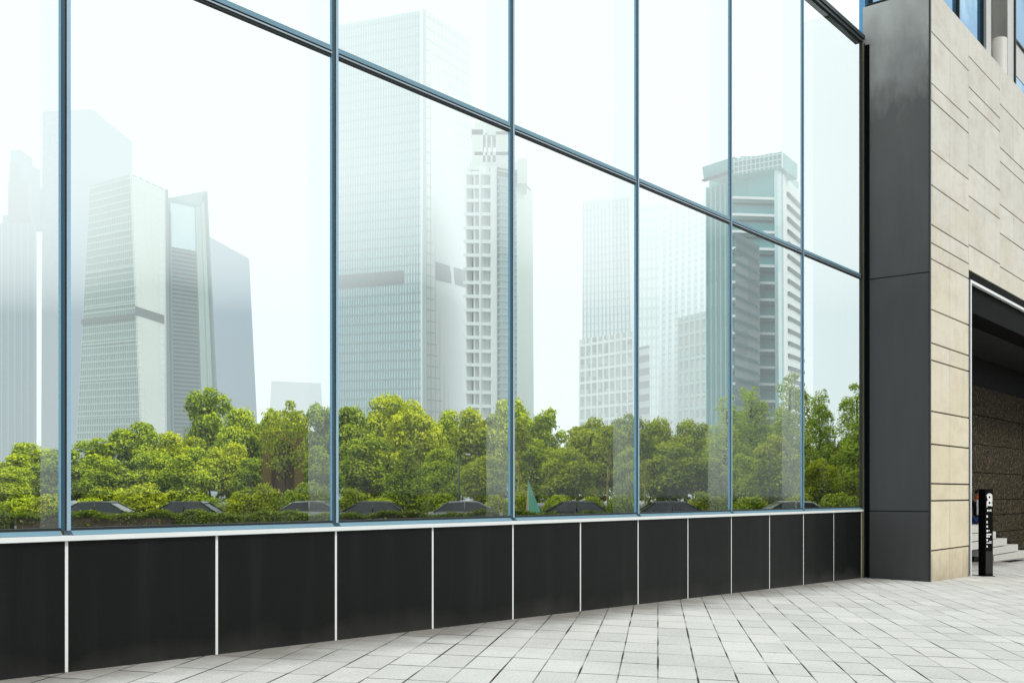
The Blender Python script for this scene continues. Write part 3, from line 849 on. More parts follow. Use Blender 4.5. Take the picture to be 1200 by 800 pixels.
# ------------------------------------------------------------------ trees
def leaf_cloud(seed, H, Rad, kind, n):
    rng = np.random.default_rng(seed)
    lobes = []
    if kind == 'round':
        zc, rz = H * 0.50, H * 0.50
        nl = 44
        for k in range(nl):
            while True:
                p = rng.uniform(-1, 1, 3)
                if 0.35 < np.linalg.norm(p) < 1: break
            if p[2] < -0.7: p[2] *= 0.5
            r = rng.uniform(0.24, 0.42) * Rad * (1.05 - 0.3 * abs(p[2]))
            c = np.array([p[0] * (Rad - r * .8), p[1] * (Rad - r * .8), zc + p[2] * (rz - r * .7)])
            lobes.append((c, r, 0.8))
        lobes.append((np.array([0, 0, zc]), Rad * .62, 1.05))
    elif kind in ('airy', 'high'):
        zc, rz = (H * 0.62, H * 0.36) if kind == 'airy' else (H * 0.80, H * 0.20)
        for k in range(60):
            p = rng.normal(size=3); p *= rng.uniform(.3, 1) ** .5 / np.linalg.norm(p)
            r = rng.uniform(0.16, 0.30) * Rad
            lobes.append((np.array([p[0] * (Rad - r), p[1] * (Rad - r), zc + p[2] * (rz - r)]), r, 0.75))
    else:                                            # cone / poplar
        top = 0.99
        for k in range(46):
            t = rng.uniform(0.04, top)
            prof = (1 - t) ** (0.75 if kind == 'cone' else 0.40) * min(1, 0.55 + t * (2.2 if kind == 'poplar' else 3.5))
            rr = max(0.10, prof) * Rad
            an = rng.uniform(0, 2 * math.pi)
            r = max(0.26, rr * rng.uniform(.34, .5))
            rad = max(0, rr - r * .5) * rng.uniform(.72, 1)
            lobes.append((np.array([rad * math.cos(an), rad * math.sin(an), min(H - r, H * t)]), r, 1.25))
        for k in range(8):
            t = (k + .5) / 8 * .9
            prof = (1 - t) ** (0.75 if kind == 'cone' else 0.5) * min(1, 0.55 + t * 3)
            lobes.append((np.array([0, 0, H * t]), max(.2, prof * Rad * .75), 1.2))
    C = np.array([l[0] for l in lobes]); RL = np.array([l[1] for l in lobes]); SQ = np.array([l[2] for l in lobes])
    wgt = RL ** 2; wgt = wgt / wgt.sum()
    idx = rng.choice(len(lobes), n, p=wgt)
    d = rng.normal(size=(n, 3)); d /= np.linalg.norm(d, axis=1)[:, None]
    d[:, 2] = np.where(d[:, 2] < -0.45, -d[:, 2], d[:, 2])
    # frayed surface: some leaves stick out, some sit inside
    rad = RL[idx] * np.clip(rng.normal(0.95, 0.15, n), 0.45, 1.4)
    off = d * rad[:, None]; off[:, 2] *= SQ[idx]
    P = C[idx] + off
    P[:, 2] = np.clip(P[:, 2], H * 0.02, None)
    nrm = d + rng.normal(scale=0.55, size=(n, 3)) + np.array([0, 0, 0.25]); nrm /= np.linalg.norm(nrm, axis=1)[:, None]
    t1 = np.cross(nrm, rng.normal(size=(n, 3))); t1 /= np.linalg.norm(t1, axis=1)[:, None]
    t2 = np.cross(nrm, t1)
    s = rng.uniform(0.07, 0.15, n)[:, None] * (0.72 if kind == 'poplar' else 0.9) * (Rad / 2.8) ** 0.5
    verts = np.empty((n, 4, 3))
    verts[:, 0] = P - t1 * s * 1.35
    verts[:, 1] = P - t2 * s * 0.75 + nrm * s * 0.15
    verts[:, 2] = P + t1 * s * 1.35
    verts[:, 3] = P + t2 * s * 0.75 + nrm * s * 0.15
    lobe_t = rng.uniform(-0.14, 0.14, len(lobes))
    # fresh growth outside and on top, plus painted shade darkening the inner leaves
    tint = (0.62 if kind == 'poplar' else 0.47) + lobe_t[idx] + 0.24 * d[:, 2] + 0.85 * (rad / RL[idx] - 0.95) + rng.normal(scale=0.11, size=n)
    return verts.reshape(-1, 3), np.clip(tint, 0, 1)


def crown_mesh(name, seed, H, Rad, kind, n, m):
    v, tint = leaf_cloud(seed, H, Rad, kind, n)
    me = bpy.data.meshes.new(name)
    me.vertices.add(len(v)); me.vertices.foreach_set('co', v.ravel())
    nq = len(v) // 4
    me.loops.add(nq * 4); me.loops.foreach_set('vertex_index', np.arange(nq * 4, dtype=np.int32))
    me.polygons.add(nq); me.polygons.foreach_set('loop_start', np.arange(0, nq * 4, 4, dtype=np.int32))
    try: me.polygons.foreach_set('loop_total', np.full(nq, 4, dtype=np.int32))
    except Exception: pass
    me.update(calc_edges=True)
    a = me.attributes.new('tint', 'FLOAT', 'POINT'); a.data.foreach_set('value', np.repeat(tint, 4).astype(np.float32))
    me.materials.append(m)
    me.validate()
    return me


def trunk_mesh(name, seed, H, Rad, kind, m):
    rnd = random.Random(seed)
    b = MB()
    tip = H * (0.62 if kind in ('round', 'airy') else 0.78 if kind == 'high' else 0.9)
    r0 = 0.022 * H
    pts = [(0, 0, -0.25)]; rad = [r0 * 1.35]
    for k in range(1, 7):
        t = k / 6
        pts.append((rnd.uniform(-.12, .12) * t, rnd.uniform(-.12, .12) * t, tip * t)); rad.append(r0 * (1 - .78 * t))
    b.tube(pts, rad, 9)
    for k in range(7 if kind in ('round', 'airy') else 5):
        t = rnd.uniform(.38, .85); z = tip * t; an = rnd.uniform(0, 6.28)
        L = Rad * rnd.uniform(.5, .8)
        q0 = (0.05 * math.cos(an), 0.05 * math.sin(an), z)
        q1 = (L * .5 * math.cos(an), L * .5 * math.sin(an), z + L * .35)
        q2 = (L * math.cos(an + .2), L * math.sin(an + .2), z + L * .75)
        b.tube([q0, q1, q2], [r0 * .45, r0 * .28, r0 * .1], 6)
    o = b.build(name, m)
    me = o.data; bpy.data.objects.remove(o)
    return me


BH, BR = 8.0, 2.9
VAR = {}
def variant(key, kind, seed, n, leaf, bark='bark', H=BH, Rad=BR):
    VAR[key] = (crown_mesh('crown', seed, H, Rad, kind, n, MT[leaf]), trunk_mesh('trunk', seed, H, Rad, kind, MT[bark]), H, Rad)
variant('r1', 'round', 1, 17000, 'leaf'); variant('r2', 'round', 2, 17000, 'leaf'); variant('r3', 'round', 3, 17000, 'leaf_pale'); variant('r4', 'round', 4, 17000, 'leaf')
variant('r5', 'round', 11, 17000, 'leaf_pale', 'pale_bark')
variant('a1', 'airy', 5, 6500, 'leaf_pale'); variant('h1', 'high', 16, 3000, 'leaf_pale', 'pale_bark', H=6, Rad=1.3); variant('a2', 'airy', 15, 1500, 'leaf_pale'); variant('c1', 'cone', 6, 8500, 'leaf', H=8, Rad=2.2); variant('c2', 'cone', 7, 8500, 'leaf_pale', H=8, Rad=2.2)
variant('p1', 'poplar', 8, 15000, 'leaf_grey', H=10, Rad=1.9); variant('p2', 'poplar', 9, 15000, 'leaf_grey', H=10, Rad=1.9)
variant('s1', 'round', 12, 4200, 'leaf', H=2.6, Rad=1.6); variant('s2', 'round', 13, 4200, 'leaf_pale', H=2.6, Rad=1.6)

def tree(name, key, px, top, hw_, Y, label, cat='tree', group='trees in the park beyond the glass', rot=None):
    cm, tm, H, Rad = VAR[key]
    gz = PARK + (0.1 if Y > 56.25 else 0.0)
    h = zat(top, Y) - gz; r = hw_ / F * Y
    o = bpy.data.objects.new(name, None); COL.objects.link(o); o.empty_display_size = .3
    o.location = (at(px, Y), Y, gz); o.scale = (r / Rad, r / Rad, h / H); o.rotation_euler = (0, 0, random.uniform(0, 6.28) if rot is None else rot)
    tag(o, label, cat, group)
    for n_, me in (('crown', cm), ('trunk', tm)):
        c = bpy.data.objects.new(n_, me); COL.objects.link(c); c.parent = o
    return o


T = [  # kind, variant, column, top, half width, distance, label
    # far rows
    ('r1', 32, 517, 46, 84, 'dark rounded tree at the left edge, left of the first full mullion'),
    ('r4', 68, 524, 40, 80, 'dark green tree straddling the leftmost mullion'),
    ('r2', 118, 512, 44, 86, 'round dark tree at the foot of the left green gridded tower'),
    ('r1', 166, 492, 42, 88, 'tall rounded tree before the bright corner of the louvred tower'),
    ('r3', 208, 498, 36, 84, 'mid green round tree left of the tallest broccoli shaped tree'),
    ('r2', 246, 452, 42, 94, 'tallest bushy tree of the left group, at the foot of the dark louvres'),
    ('r4', 286, 476, 34, 90, 'round tree just right of the tallest tree of the left group'),
    ('a1', 332, 457, 34, 88, 'airy light crowned tree with sky showing through its top'),
    ('r1', 318, 486, 40, 92, 'dense tree filling in below the airy crown'),
    ('r2', 376, 470, 38, 92, 'bushy tree just left of the second full mullion'),
    ('r4', 412, 474, 36, 90, 'bushy tree just right of the second full mullion'),
    ('r3', 458, 450, 44, 104, 'pale hazy treetop rising before the white gridded tower'),
    ('r5', 486, 466, 40, 88, 'yellow green bushy tree in the centre of the third pane'),
    ('r1', 524, 478, 34, 94, 'dark bushy tree below the slanted louvre band of the white tower'),
    ('r3', 560, 468, 36, 92, 'round tree at the foot of the balcony tower'),
    ('r4', 604, 464, 42, 96, 'pale topped tree straddling the third full mullion'),
    ('r2', 640, 476, 30, 90, 'narrow green tree just right of the third full mullion'),
    ('r5', 700, 487, 44, 76, 'broad round yellow green tree before the speckled block'),
    ('r2', 734, 482, 30, 86, 'green tree just left of the fourth full mullion'),
    ('r3', 770, 480, 34, 88, 'pale green tree just right of the fourth full mullion'),
    ('r3', 812, 482, 32, 92, 'round tree in front of the speckled housing block'),
    ('p1', 852, 464, 36, 84, 'tall pale tree standing behind the fifth mullion'),
    ('p2', 880, 446, 34, 86, 'tall pointed pale tree in front of the grey slab tower'),
    ('p1', 926, 438, 40, 84, 'tallest poplar like tree at the right, before the banded tower'),
    ('p2', 960, 450, 26, 90, 'slender tree just right of the sixth mullion'),
    ('p1', 1004, 450, 36, 82, 'feathery pale tree at the right end of the glass'),
    ('r3', 842, 500, 34, 90, 'green tree filling in behind the fifth mullion'),
    ('r3', 904, 486, 36, 92, 'green tree behind the round yellow green one'),
    ('r3', 984, 506, 30, 90, 'green tree between the two feathery trees of the last pane'),
    ('a2', 334, 466, 34, 62, 'thin young tree with loose leaves before the ochre arch'),
    ('h1', 712, 494, 20, 61, 'slender tree on a bare pale ochre trunk before the broad round tree'),
    ('h1', 608, 486, 18, 61, 'slender pale trunked tree just right of the third mullion'),
    ('h1', 756, 500, 15, 61, 'slender pale trunked tree just right of the fourth mullion'),
    # middle rows
    ('r2', 12, 545, 36, 70, 'low dark tree cut by the left edge of the picture'),
    ('r4', 132, 536, 36, 74, 'dark round tree low in the first full pane, at its left'),
    ('r2', 178, 526, 34, 76, 'small round crowned tree below the bright tower corner'),
    ('r1', 226, 522, 38, 74, 'round tree directly below the tallest tree of the left group'),
    ('r3', 268, 512, 34, 76, 'yellowish round tree left of the ochre arch'),
    ('r4', 300, 535, 30, 70, 'small dark tree at the left foot of the ochre arch'),
    ('r1', 372, 520, 30, 72, 'green tree between the ochre arch and the second mullion'),
    ('r2', 428, 508, 40, 78, 'dark tree low in the third pane, at its left'),
    ('c1', 476, 520, 37, 68, 'cone shaped dark tree low in the middle of the third pane'),
    ('r4', 520, 524, 32, 74, 'dark tree between the cone shaped tree and the lamp post'),
    ('r3', 568, 528, 34, 68, 'rounded tree with yellow top right of the lamp post'),
    ('r1', 628, 512, 36, 80, 'dark tree behind the small green and white tent'),
    ('r3', 664, 516, 36, 70, 'dark green tree between the tent and the broad round tree'),
    ('r4', 738, 524, 22, 72, 'green tree right of the pale ochre trunk'),
    ('r3', 788, 510, 46, 66, 'broad dark tree with yellow green cap in the fifth pane'),
    ('r5', 834, 534, 24, 66, 'small yellow tree at the right side of the fifth pane'),
    ('r5', 908, 507, 34, 66, 'round bright yellow green tree in the sixth pane'),
    ('r2', 872, 530, 26, 72, 'dark green tree just right of the fifth mullion'),
    ('r5', 962, 536, 26, 70, 'low yellow green tree at the left of the last pane'),
    ('r3', 1003, 545, 22, 66, 'low bright tree in the right corner of the last pane'),
]
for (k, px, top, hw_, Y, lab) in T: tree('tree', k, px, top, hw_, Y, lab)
S = [
    ('s1', 20, 582, 26, 60, 'low dark shrub at the left edge of the glass'),
    ('s2', 58, 578, 24, 60, 'low light green shrub left of the leftmost mullion'),
    ('s1', 108, 582, 26, 59, 'low shrub right of the leftmost mullion'),
    ('s2', 165, 566, 34, 60, 'broad light shrub above the two dark parked cars'),
    ('s1', 236, 578, 26, 59, 'round shrub at the right of the parked cars in the first full pane'),
    ('s2', 284, 576, 24, 59, 'light shrub left of the foot of the ochre arch'),
    ('s2', 312, 566, 20, 59, 'bright shrub before the left leg of the ochre arch'),
    ('s1', 342, 572, 18, 58.5, 'dark shrub before the opening of the ochre arch'),
    ('s1', 366, 562, 24, 59, 'round shrub at the right foot of the ochre arch'),
    ('s2', 416, 572, 22, 60, 'pointed light shrub low beside the second mullion'),
    ('s1', 446, 582, 24, 59, 'dark shrub left of the cone shaped tree'),
    ('s1', 516, 576, 24, 59, 'dark shrub below and right of the cone shaped tree'),
    ('s2', 584, 580, 20, 59, 'light shrub left of the third mullion'),
    ('s2', 610, 574, 14, 58.6, 'leafy shrub at the left of the small tent'),
    ('s1', 656, 578, 22, 59, 'dark shrub right of the small tent'),
    ('s1', 694, 580, 18, 60, 'dark shrub left of the pale ochre trunk'),
    ('s1', 730, 578, 20, 59, 'dark shrub at the right of the pale ochre trunk'),
    ('s2', 826, 576, 24, 59, 'light shrub at the right of the fifth pane'),
    ('s1', 880, 580, 26, 59, 'dark shrub in the left of the sixth pane'),
    ('s2', 938, 578, 22, 59, 'light shrub at the sixth mullion'),
    ('s1', 985, 576, 26, 59, 'shrub low in the middle of the last pane'),
]
for (k, px, top, hw_, Y, lab) in S: tree('shrub', k, px, top, hw_, Y, lab, 'shrub', 'shrubs at the edge of the park')

# clipped hedge along the near side of the road, in sections
def hedge_mesh(n=11000, L=7.0, Wd=0.8, H=1.0):
    rng = np.random.default_rng(21)
    P = np.stack([rng.uniform(-L / 2, L / 2, n), rng.uniform(-Wd / 2, Wd / 2, n), rng.uniform(0.02, H, n)], 1)
    sel = rng.uniform(size=n)
    P[:, 2] = np.where(sel < 0.45, H + rng.normal(scale=0.06, size=n) + 0.10 * np.sin(P[:, 0] * 1.7) + 0.07 * np.sin(P[:, 0] * 4.3 + 1), P[:, 2])
    P[:, 1] = np.where((sel >= 0.45) & (sel < 0.85), -Wd / 2 + rng.normal(scale=0.03, size=n), P[:, 1])
    nr = rng.normal(size=(n, 3)) + np.array([0, -.5, .8]); nr /= np.linalg.norm(nr, axis=1)[:, None]
    t1 = np.cross(nr, rng.normal(size=(n, 3))); t1 /= np.linalg.norm(t1, axis=1)[:, None]; t2 = np.cross(nr, t1)
    sz = rng.uniform(0.03, 0.065, n)[:, None]
    v = np.empty((n, 4, 3)); v[:, 0] = P - t1 * sz * 1.4; v[:, 1] = P - t2 * sz * .8; v[:, 2] = P + t1 * sz * 1.4; v[:, 3] = P + t2 * sz * .8
    v = v.reshape(-1, 3)
    me = bpy.data.meshes.new('foliage')
    me.from_pydata(v.tolist(), [], np.arange(n * 4).reshape(n, 4).tolist()); me.update()
    a = me.attributes.new('tint', 'FLOAT', 'POINT'); a.data.foreach_set('value', np.repeat(np.clip(0.22 + rng.normal(scale=.1, size=n), 0, 1), 4).astype(np.float32))
    me.materials.append(MT['leaf']); return me
hm = hedge_mesh()
bb = MB(); bb.box(-3.4, 3.4, -.25, .3, 0, .86); bo = bb.build('stems', MT['bark']); sm_ = bo.data; bpy.data.objects.remove(bo)
for k, lab in enumerate(('at the left edge of the picture', 'left of the leftmost mullion and just beyond it', 'in the middle of the first full pane', 'across the second full mullion', 'in the middle of the third pane', 'across the third full mullion', 'across the fourth full mullion')):
    o = bpy.data.objects.new('hedge', None); COL.objects.link(o)
    o.location = (-25.5 + 7.15 * k, 47.0 + 0.05 * (k % 2), PARK); tag(o, 'dark clipped hedge section ' + lab, 'hedge', 'hedge sections before the parked cars')
    o.scale = (1, 1, 0.9); o.rotation_euler = (0, 0, math.pi * (k % 2))
    for n_, me in (('foliage', hm), ('stems', sm_)):
        c = bpy.data.objects.new(n_, me); COL.objects.link(c); c.parent = o

# ------------------------------------------------------------------ park furniture
MT['ochre'] = simple('ochre_render', (0.20, 0.135, 0.04), 0.85, 0, 0.2, 0.3, 1.5)
MT['ochre_in'] = simple('brown_recess', (0.10, 0.062, 0.03), 0.85, 0, 0.2, 0.3, 1.5)
ar = thing('ochre_archway', 'ochre garden arch with rounded opening among the trees of the first full pane', 'arch', (at(332, 66), 66, PARK + .1), world=False)
wA, hA = 1.22, zat(508, 66) - PARK
b = MB(); nA = 14
inner = [(0.72 * math.cos(math.pi * k / nA), hA - 1.35 + 0.85 * math.sin(math.pi * k / nA)) for k in range(nA + 1)]
for yy0, yy1 in ((-0.25, 0.25),):
    for k in range(nA):
        (xa, za), (xb, zb) = inner[k], inner[k + 1]
        b.hexa([(xa, yy0, za), (xb, yy0, zb), (xb, yy1, zb), (xa, yy1, za), (xa, yy0, hA), (xb, yy0, hA), (xb, yy1, hA), (xa, yy1, hA)])
    b.box(0.72, wA, yy0, yy1, -0.1, hA); b.box(-wA, -0.72, yy0, yy1, -0.1, hA)
b.build('arch_wall', MT['ochre'], ar)
b = MB(); b.box(-0.72, 0.72, 0.1, 0.2, -0.1, hA - 0.55); b.build('recess', MT['ochre_in'], ar)

MT['tent_green'] = simple('pale_green_canvas', (0.20, 0.52, 0.36), 0.8, 0, 0.2, 0.15, 3)
MT['tent_white'] = simple('cream_canvas', (0.62, 0.50, 0.34), 0.8, 0, 0.2, 0.15, 3)
tY = 57.6
tn = thing('small_tent', 'small pyramid tent with pale green and cream sides under the trees', 'tent', (at(626, tY), tY, PARK + .1), world=False)
tb, th, ax = 0.62, zat(562, tY) - PARK - .1, -0.32
b = MB(); b.poly([(-0.30, -tb, 0), (tb, -tb * .6, 0), (ax, 0, th)]); b.poly([(tb, -tb * .6, 0), (tb, tb, 0), (ax, 0, th)]); b.build('green_side', MT['tent_green'], tn)
b = MB(); b.poly([(-0.5, tb, 0), (-0.30, -tb, 0), (ax, 0, th)]); b.poly([(tb, tb, 0), (-0.5, tb, 0), (ax, 0, th)]); b.build('cream_side', MT['tent_white'], tn)

MT['lamp_grey'] = simple('lamp_post_grey', (0.10, 0.13, 0.11), 0.5, 0.2, 0.4, 0.1, 3)
lY = 56.8
lp = thing('street_lamp', 'thin grey lamp post with a short arm before the dark trees', 'street lamp', (at(538, lY), lY, PARK + .1), world=False)
lh = zat(534, lY) - PARK - .1
b = MB(); b.tube([(0, 0, 0), (0, 0, lh * .5), (0, 0, lh)], [.055, .045, .035], 10); b.build('pole', MT['lamp_grey'], lp)
b = MB(); b.tube([(0, 0, lh - .03), (.2, 0, lh + .05), (.42, 0, lh + .06)], [.025, .022, .02], 8); b.build('arm', MT['lamp_grey'], lp)
b = MB(); b.lathe((.5, 0, lh + .02), [(.05, 0), (.13, .02), (.12, .07), (.04, .1)], 14); b.build('lamp_head', MT['white_joint'], lp)

# parked cars
MT['tyre'] = simple('tyre_rubber', (0.015, 0.015, 0.015), 0.9, 0, 0.1, 0.2, 8)
MT['rim'] = simple('wheel_rim', (0.35, 0.35, 0.36), 0.35, 0.8, 0.5, 0.1, 8)
MT['car_glass'] = simple('car_window', (0.012, 0.016, 0.018), 0.08, 0, 0.6, 0.1, 2)
MT['car_light'] = simple('headlight', (0.6, 0.62, 0.6), 0.15, 0.3, 0.6, 0.05, 5)
MT['tail'] = simple('tail_light', (0.35, 0.01, 0.01), 0.2, 0, 0.6, 0.05, 5)
def paint(name, c): return simple(name, c, 0.22, 0.3, 0.6, 0.05, 2)
def loft(b, secs, smooth=True):
    """secs: rings of equal length"""
    n = len(secs[0]); st_ = len(b.v)
    for s in secs: b.v += [tuple(p) for p in s]
    for k in range(len(secs) - 1):
        for j in range(n):
            a0 = st_ + k * n + j; a1 = st_ + k * n + (j + 1) % n
            b.f.append((a0, a1, a1 + n, a0 + n)); b.m.append(0); b.sm.append(smooth)
    b.f.append(tuple(st_ + j for j in reversed(range(n)))); b.m.append(0); b.sm.append(False)
    b.f.append(tuple(st_ + (len(secs) - 1) * n + j for j in range(n))); b.m.append(0); b.sm.append(False)
def car(px, Y, pm, label, rz=0):
    o = thing('parked_car', label, 'car', (at(px, Y), Y, PARK + .004), 'cars parked beyond the glass', world=False)
    o.rotation_euler = (0, 0, R(rz))
    b = MB()
    secs = []
    for x, lo_, hi_, hw_ in ((-2.2, .42, .72, .68), (-2.12, .28, .92, .80), (-1.6, .22, .98, .87), (-.6, .2, .98, .89), (.6, .2, .96, .89), (1.3, .22, .90, .87), (1.9, .26, .80, .82), (2.18, .34, .66, .68)):
        secs.append([(x, -hw_ * .92, lo_), (x, hw_ * .92, lo_), (x, hw_, lo_ + .18), (x, hw_, hi_ - .14), (x, hw_ * .86, hi_), (x, -hw_ * .86, hi_), (x, -hw_, hi_ - .14), (x, -hw_, lo_ + .18)])
    loft(b, secs); b.build('body', pm, o)
    b = MB()
    cs = []
    for x, hi_, hw_ in ((-1.75, .97, .74), (-1.1, 1.38, .62), (-.2, 1.44, .63), (.35, 1.41, .63), (1.2, .95, .74)):
        cs.append([(x, -.76, .94), (x, .76, .94), (x, hw_, hi_), (x, -hw_, hi_)])
    loft(b, cs, False); b.build('window', MT['car_glass'], o)
    b = MB(); b.hexa([(-1.15, -.6, 1.385), (.4, -.6, 1.415), (.4, .6, 1.415), (-1.15, .6, 1.385), (-1.0, -.5, 1.46), (.25, -.5, 1.475), (.25, .5, 1.475), (-1.0, .5, 1.46)]); 
    for s in (-1, 1):
        for (xa, xb) in ((-1.78, -1.08), (1.2, .36), (-.28, -.28)):
            b.tube([(xa, .77 * s, .95), (xb, .635 * s, 1.42)], [.035, .03], 6)
    b.build('roof', pm, o)
    for x in (-1.35, 1.35):
        for s in (-1, 1):
            wl = MB(); wl.lathe((x, s * .83 - .1, .32), [(.24, 0), (.31, .02), (.32, .1), (.31, .18), (.24, .2)], 20, axis='y'); wo_ = wl.build('wheel', MT['tyre'], o)
            rm = MB(); rm.lathe((x, s * .83 - .105, .32), [(.05, -.004), (.2, 0), (.2, .21), (.05, .214)], 14, axis='y'); rm.build('rim', MT['rim'], wo_)
    for s in (-1, 1):
        b = MB(); b.box(2.02, 2.19, s * .6 - .14, s * .6 + .14, .58, .70); b.build('headlight', MT['car_light'], o, .02)
        b = MB(); b.box(-2.2, -2.08, s * .6 - .14, s * .6 + .14, .66, .82); b.build('tail_light', MT['tail'], o, .02)
    return o
PC = {'dark': paint('dark_grey_paint', (.03, .034, .03)), 'olive': paint('dark_olive_paint', (.05, .055, .022)), 'silver': paint('silver_paint', (.20, .21, .20)), 'black': paint('black_paint', (.012, .014, .014)), 'white': paint('dull_white_paint', (.34, .35, .33))}
car(124, 51.5, PC['olive'], 'dark olive car at the left of the first full pane')
car(214, 51.0, PC['black'], 'black car left of the centre of the first full pane', 180)
car(372, 52.5, PC['silver'], 'silver grey car just left of the second mullion')
car(432, 51.5, PC['dark'], 'dark car just right of the second mullion', 180)
car(552, 52.0, PC['silver'], 'silver grey car beside the lamp post')
car(668, 52.0, PC['black'], 'black car below the broad round tree', 180)
car(792, 52.0, PC['dark'], 'dark grey car below the tree with the yellow green cap')
car(922, 52.5, PC['white'], 'dull white car in the sixth pane', 180)

# ------------------------------------------------------------------ towers beyond the park
def V2(px, Y): return Vector((at(px, Y), Y, 0))

def lerp(a, b_, t): return a + (b_ - a) * t

class Face:
    def __init__(s, A0, B0, A1, B1, z0, z1a, z1b=None):
        s.A0, s.B0, s.A1, s.B1, s.z0 = A0, B0, A1, B1, z0
        s.za, s.zb = z1a, (z1a if z1b is None else z1b)
        d = (B0 - A0).normalized(); s.n = Vector((d.y, -d.x, 0))
        if s.n.y > 0: s.n = -s.n
    def P(s, u, t, off=0.0):
        p = lerp(lerp(s.A0, s.B0, u), lerp(s.A1, s.B1, u), t) + s.n * off
        z = s.z0 + (lerp(s.za, s.zb, u) - s.z0) * t
        return (p.x, p.y, z)
    def wall(s, b, m=0, nu=8, nt_=16):
        for i in range(nu):
            for j in range(nt_):
                b.poly([s.P(i / nu, j / nt_), s.P((i + 1) / nu, j / nt_), s.P((i + 1) / nu, (j + 1) / nt_), s.P(i / nu, (j + 1) / nt_)], m)
    def slab(s, b, u0, u1, t0, t1, o0, o1, m=0):
        b.hexa([s.P(u0, t0, o0), s.P(u1, t0, o0), s.P(u1, t0, o1), s.P(u0, t0, o1), s.P(u0, t1, o0), s.P(u1, t1, o0), s.P(u1, t1, o1), s.P(u0, t1, o1)], m)
    def bands(s, b, n, h, dep, u0=0, u1=1, t0=0, t1=1, m=0):
        for k in range(n):
            t = t0 + (t1 - t0) * (k + 0.5) / n; hh = (t1 - t0) * h / n / 2
            for i in range(4): s.slab(b, u0 + (u1 - u0) * i / 4, u0 + (u1 - u0) * (i + 1) / 4, t - hh, t + hh, -0.05, dep, m)
    def fins(s, b, n, w_, dep, u0=0, u1=1, t0=0, t1=1, m=0):
        for k in range(n + 1):
            u = u0 + (u1 - u0) * k / n; ww = (u1 - u0) * w_ / n / 2
            for i in range(8): s.slab(b, u - ww, u + ww, t0 + (t1 - t0) * i / 8, t0 + (t1 - t0) * (i + 1) / 8, -0.05, dep, m)


def tower(name, label, base, top, tops, depth=22, cat='tower', wallm=None, z0=PARK - 0.5):
    """base/top: [(px, Y)] of the visible corners left to right; tops: height in px of each corner at the roof"""
    bp = [V2(*c) for c in base]
    tp = [V2(*c) for c in top]
    zs = [zat(t, c[1]) for t, c in zip(tops, top)]
    mid = bp[len(bp) // 2]
    o = thing(name, label, cat, (mid.x, mid.y, z0))
    faces = [Face(bp[i], bp[i + 1], tp[i], tp[i + 1], z0, zs[i], zs[i + 1]) for i in range(len(bp) - 1)]
    b = MB()
    for f in faces: f.wall(b)
    far = lambda p, c: lerp(p * (1 + depth / c[1]), (mid * (1 + depth / mid.y)), 0.06)
    L0, R0, L1, R1 = far(bp[0], base[0]), far(bp[-1], base[-1]), far(tp[0], top[0]), far(tp[-1], top[-1])
    P3 = lambda p, z: (p.x, p.y, z)
    b.poly([P3(bp[0], z0), P3(L0, z0), P3(L1, zs[0]), P3(tp[0], zs[0])])
    b.poly([P3(bp[-1], z0), P3(R0, z0), P3(R1, zs[-1]), P3(tp[-1], zs[-1])])
    b.poly([P3(L0, z0), P3(R0, z0), P3(R1, zs[-1]), P3(L1, zs[0])])
    b.poly([P3(t, z) for t, z in zip(tp, zs)] + [P3(R1, zs[-1]), P3(L1, zs[0])])
    b.build('wall', wallm, o)
    return o, faces


TM = {
    'green_glass': make_cells('green_tower_glass', (0.10, 0.21, 0.19), (0.30, 0.44, 0.40), 1.3, 2.6),
    'pale_glass': make_cells('pale_tower_glass', (0.52, 0.74, 0.78), (0.76, 0.90, 0.92), 1.2, 3.0, 0.3),
    'teal_glass': make_cells('teal_tower_glass', (0.02, 0.28, 0.30), (0.12, 0.50, 0.50), 1.6, 3.4),
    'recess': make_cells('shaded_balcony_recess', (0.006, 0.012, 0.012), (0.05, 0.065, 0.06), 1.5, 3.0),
    'teal_light': make_cells('light_teal_crown_glass', (0.10, 0.40, 0.41), (0.28, 0.58, 0.58), 1.2, 1.6),
    'white': simple('white_tower_cladding', (0.93, 0.95, 0.94), 0.6, 0, 0.3, 0.05, .2),
    'cream': simple('cream_tower_cladding', (0.84, 0.85, 0.78), 0.6, 0, 0.3, 0.08, .2),
    'mullion_pale': simple('pale_green_tower_grid', (0.42, 0.52, 0.47), 0.6, 0, 0.3, 0.1, .2),
    'grid_grey': simple('grey_tower_grid', (0.30, 0.42, 0.43), 0.6, 0, 0.3, 0.1, .2),
    'louvre': simple('dark_louvre', (0.012, 0.03, 0.032), 0.6, 0, 0.3, 0.1, .2),
    'slat': simple('grey_louvre_slat', (0.14, 0.22, 0.23), 0.6, 0, 0.3, 0.1, .2),
    'band': simple('grey_plant_floor', (0.10, 0.12, 0.115), 0.7, 0, 0.2, 0.1, .2),
    'blue_far': simple('blue_grey_far_tower', (0.04, 0.13, 0.27), 0.6, 0, 0.3, 0.15, .02),
    'grey_far': simple('warm_grey_far_block', (0.16, 0.15, 0.15), 0.7, 0, 0.2, 0.15, .05),
    'speckle': make_cells('speckled_housing', (0.10, 0.13, 0.13), (0.60, 0.62, 0.58), 0.9, 1.5, 0.6, 0.95, 0.2),
    'grey_slab': make_cells('grey_slab_windows', (0.16, 0.20, 0.24), (0.36, 0.40, 0.43), 1.1, 3.0, 0.5, 0.6),
    'blue_glass': make_cells('blue_window_band', (0.06, 0.15, 0.24), (0.13, 0.26, 0.36), 1.4, 3.2, .3),
}
def addpart(name, o, m, fn):
    b = MB(); fn(b); return b.build(name, m, o)

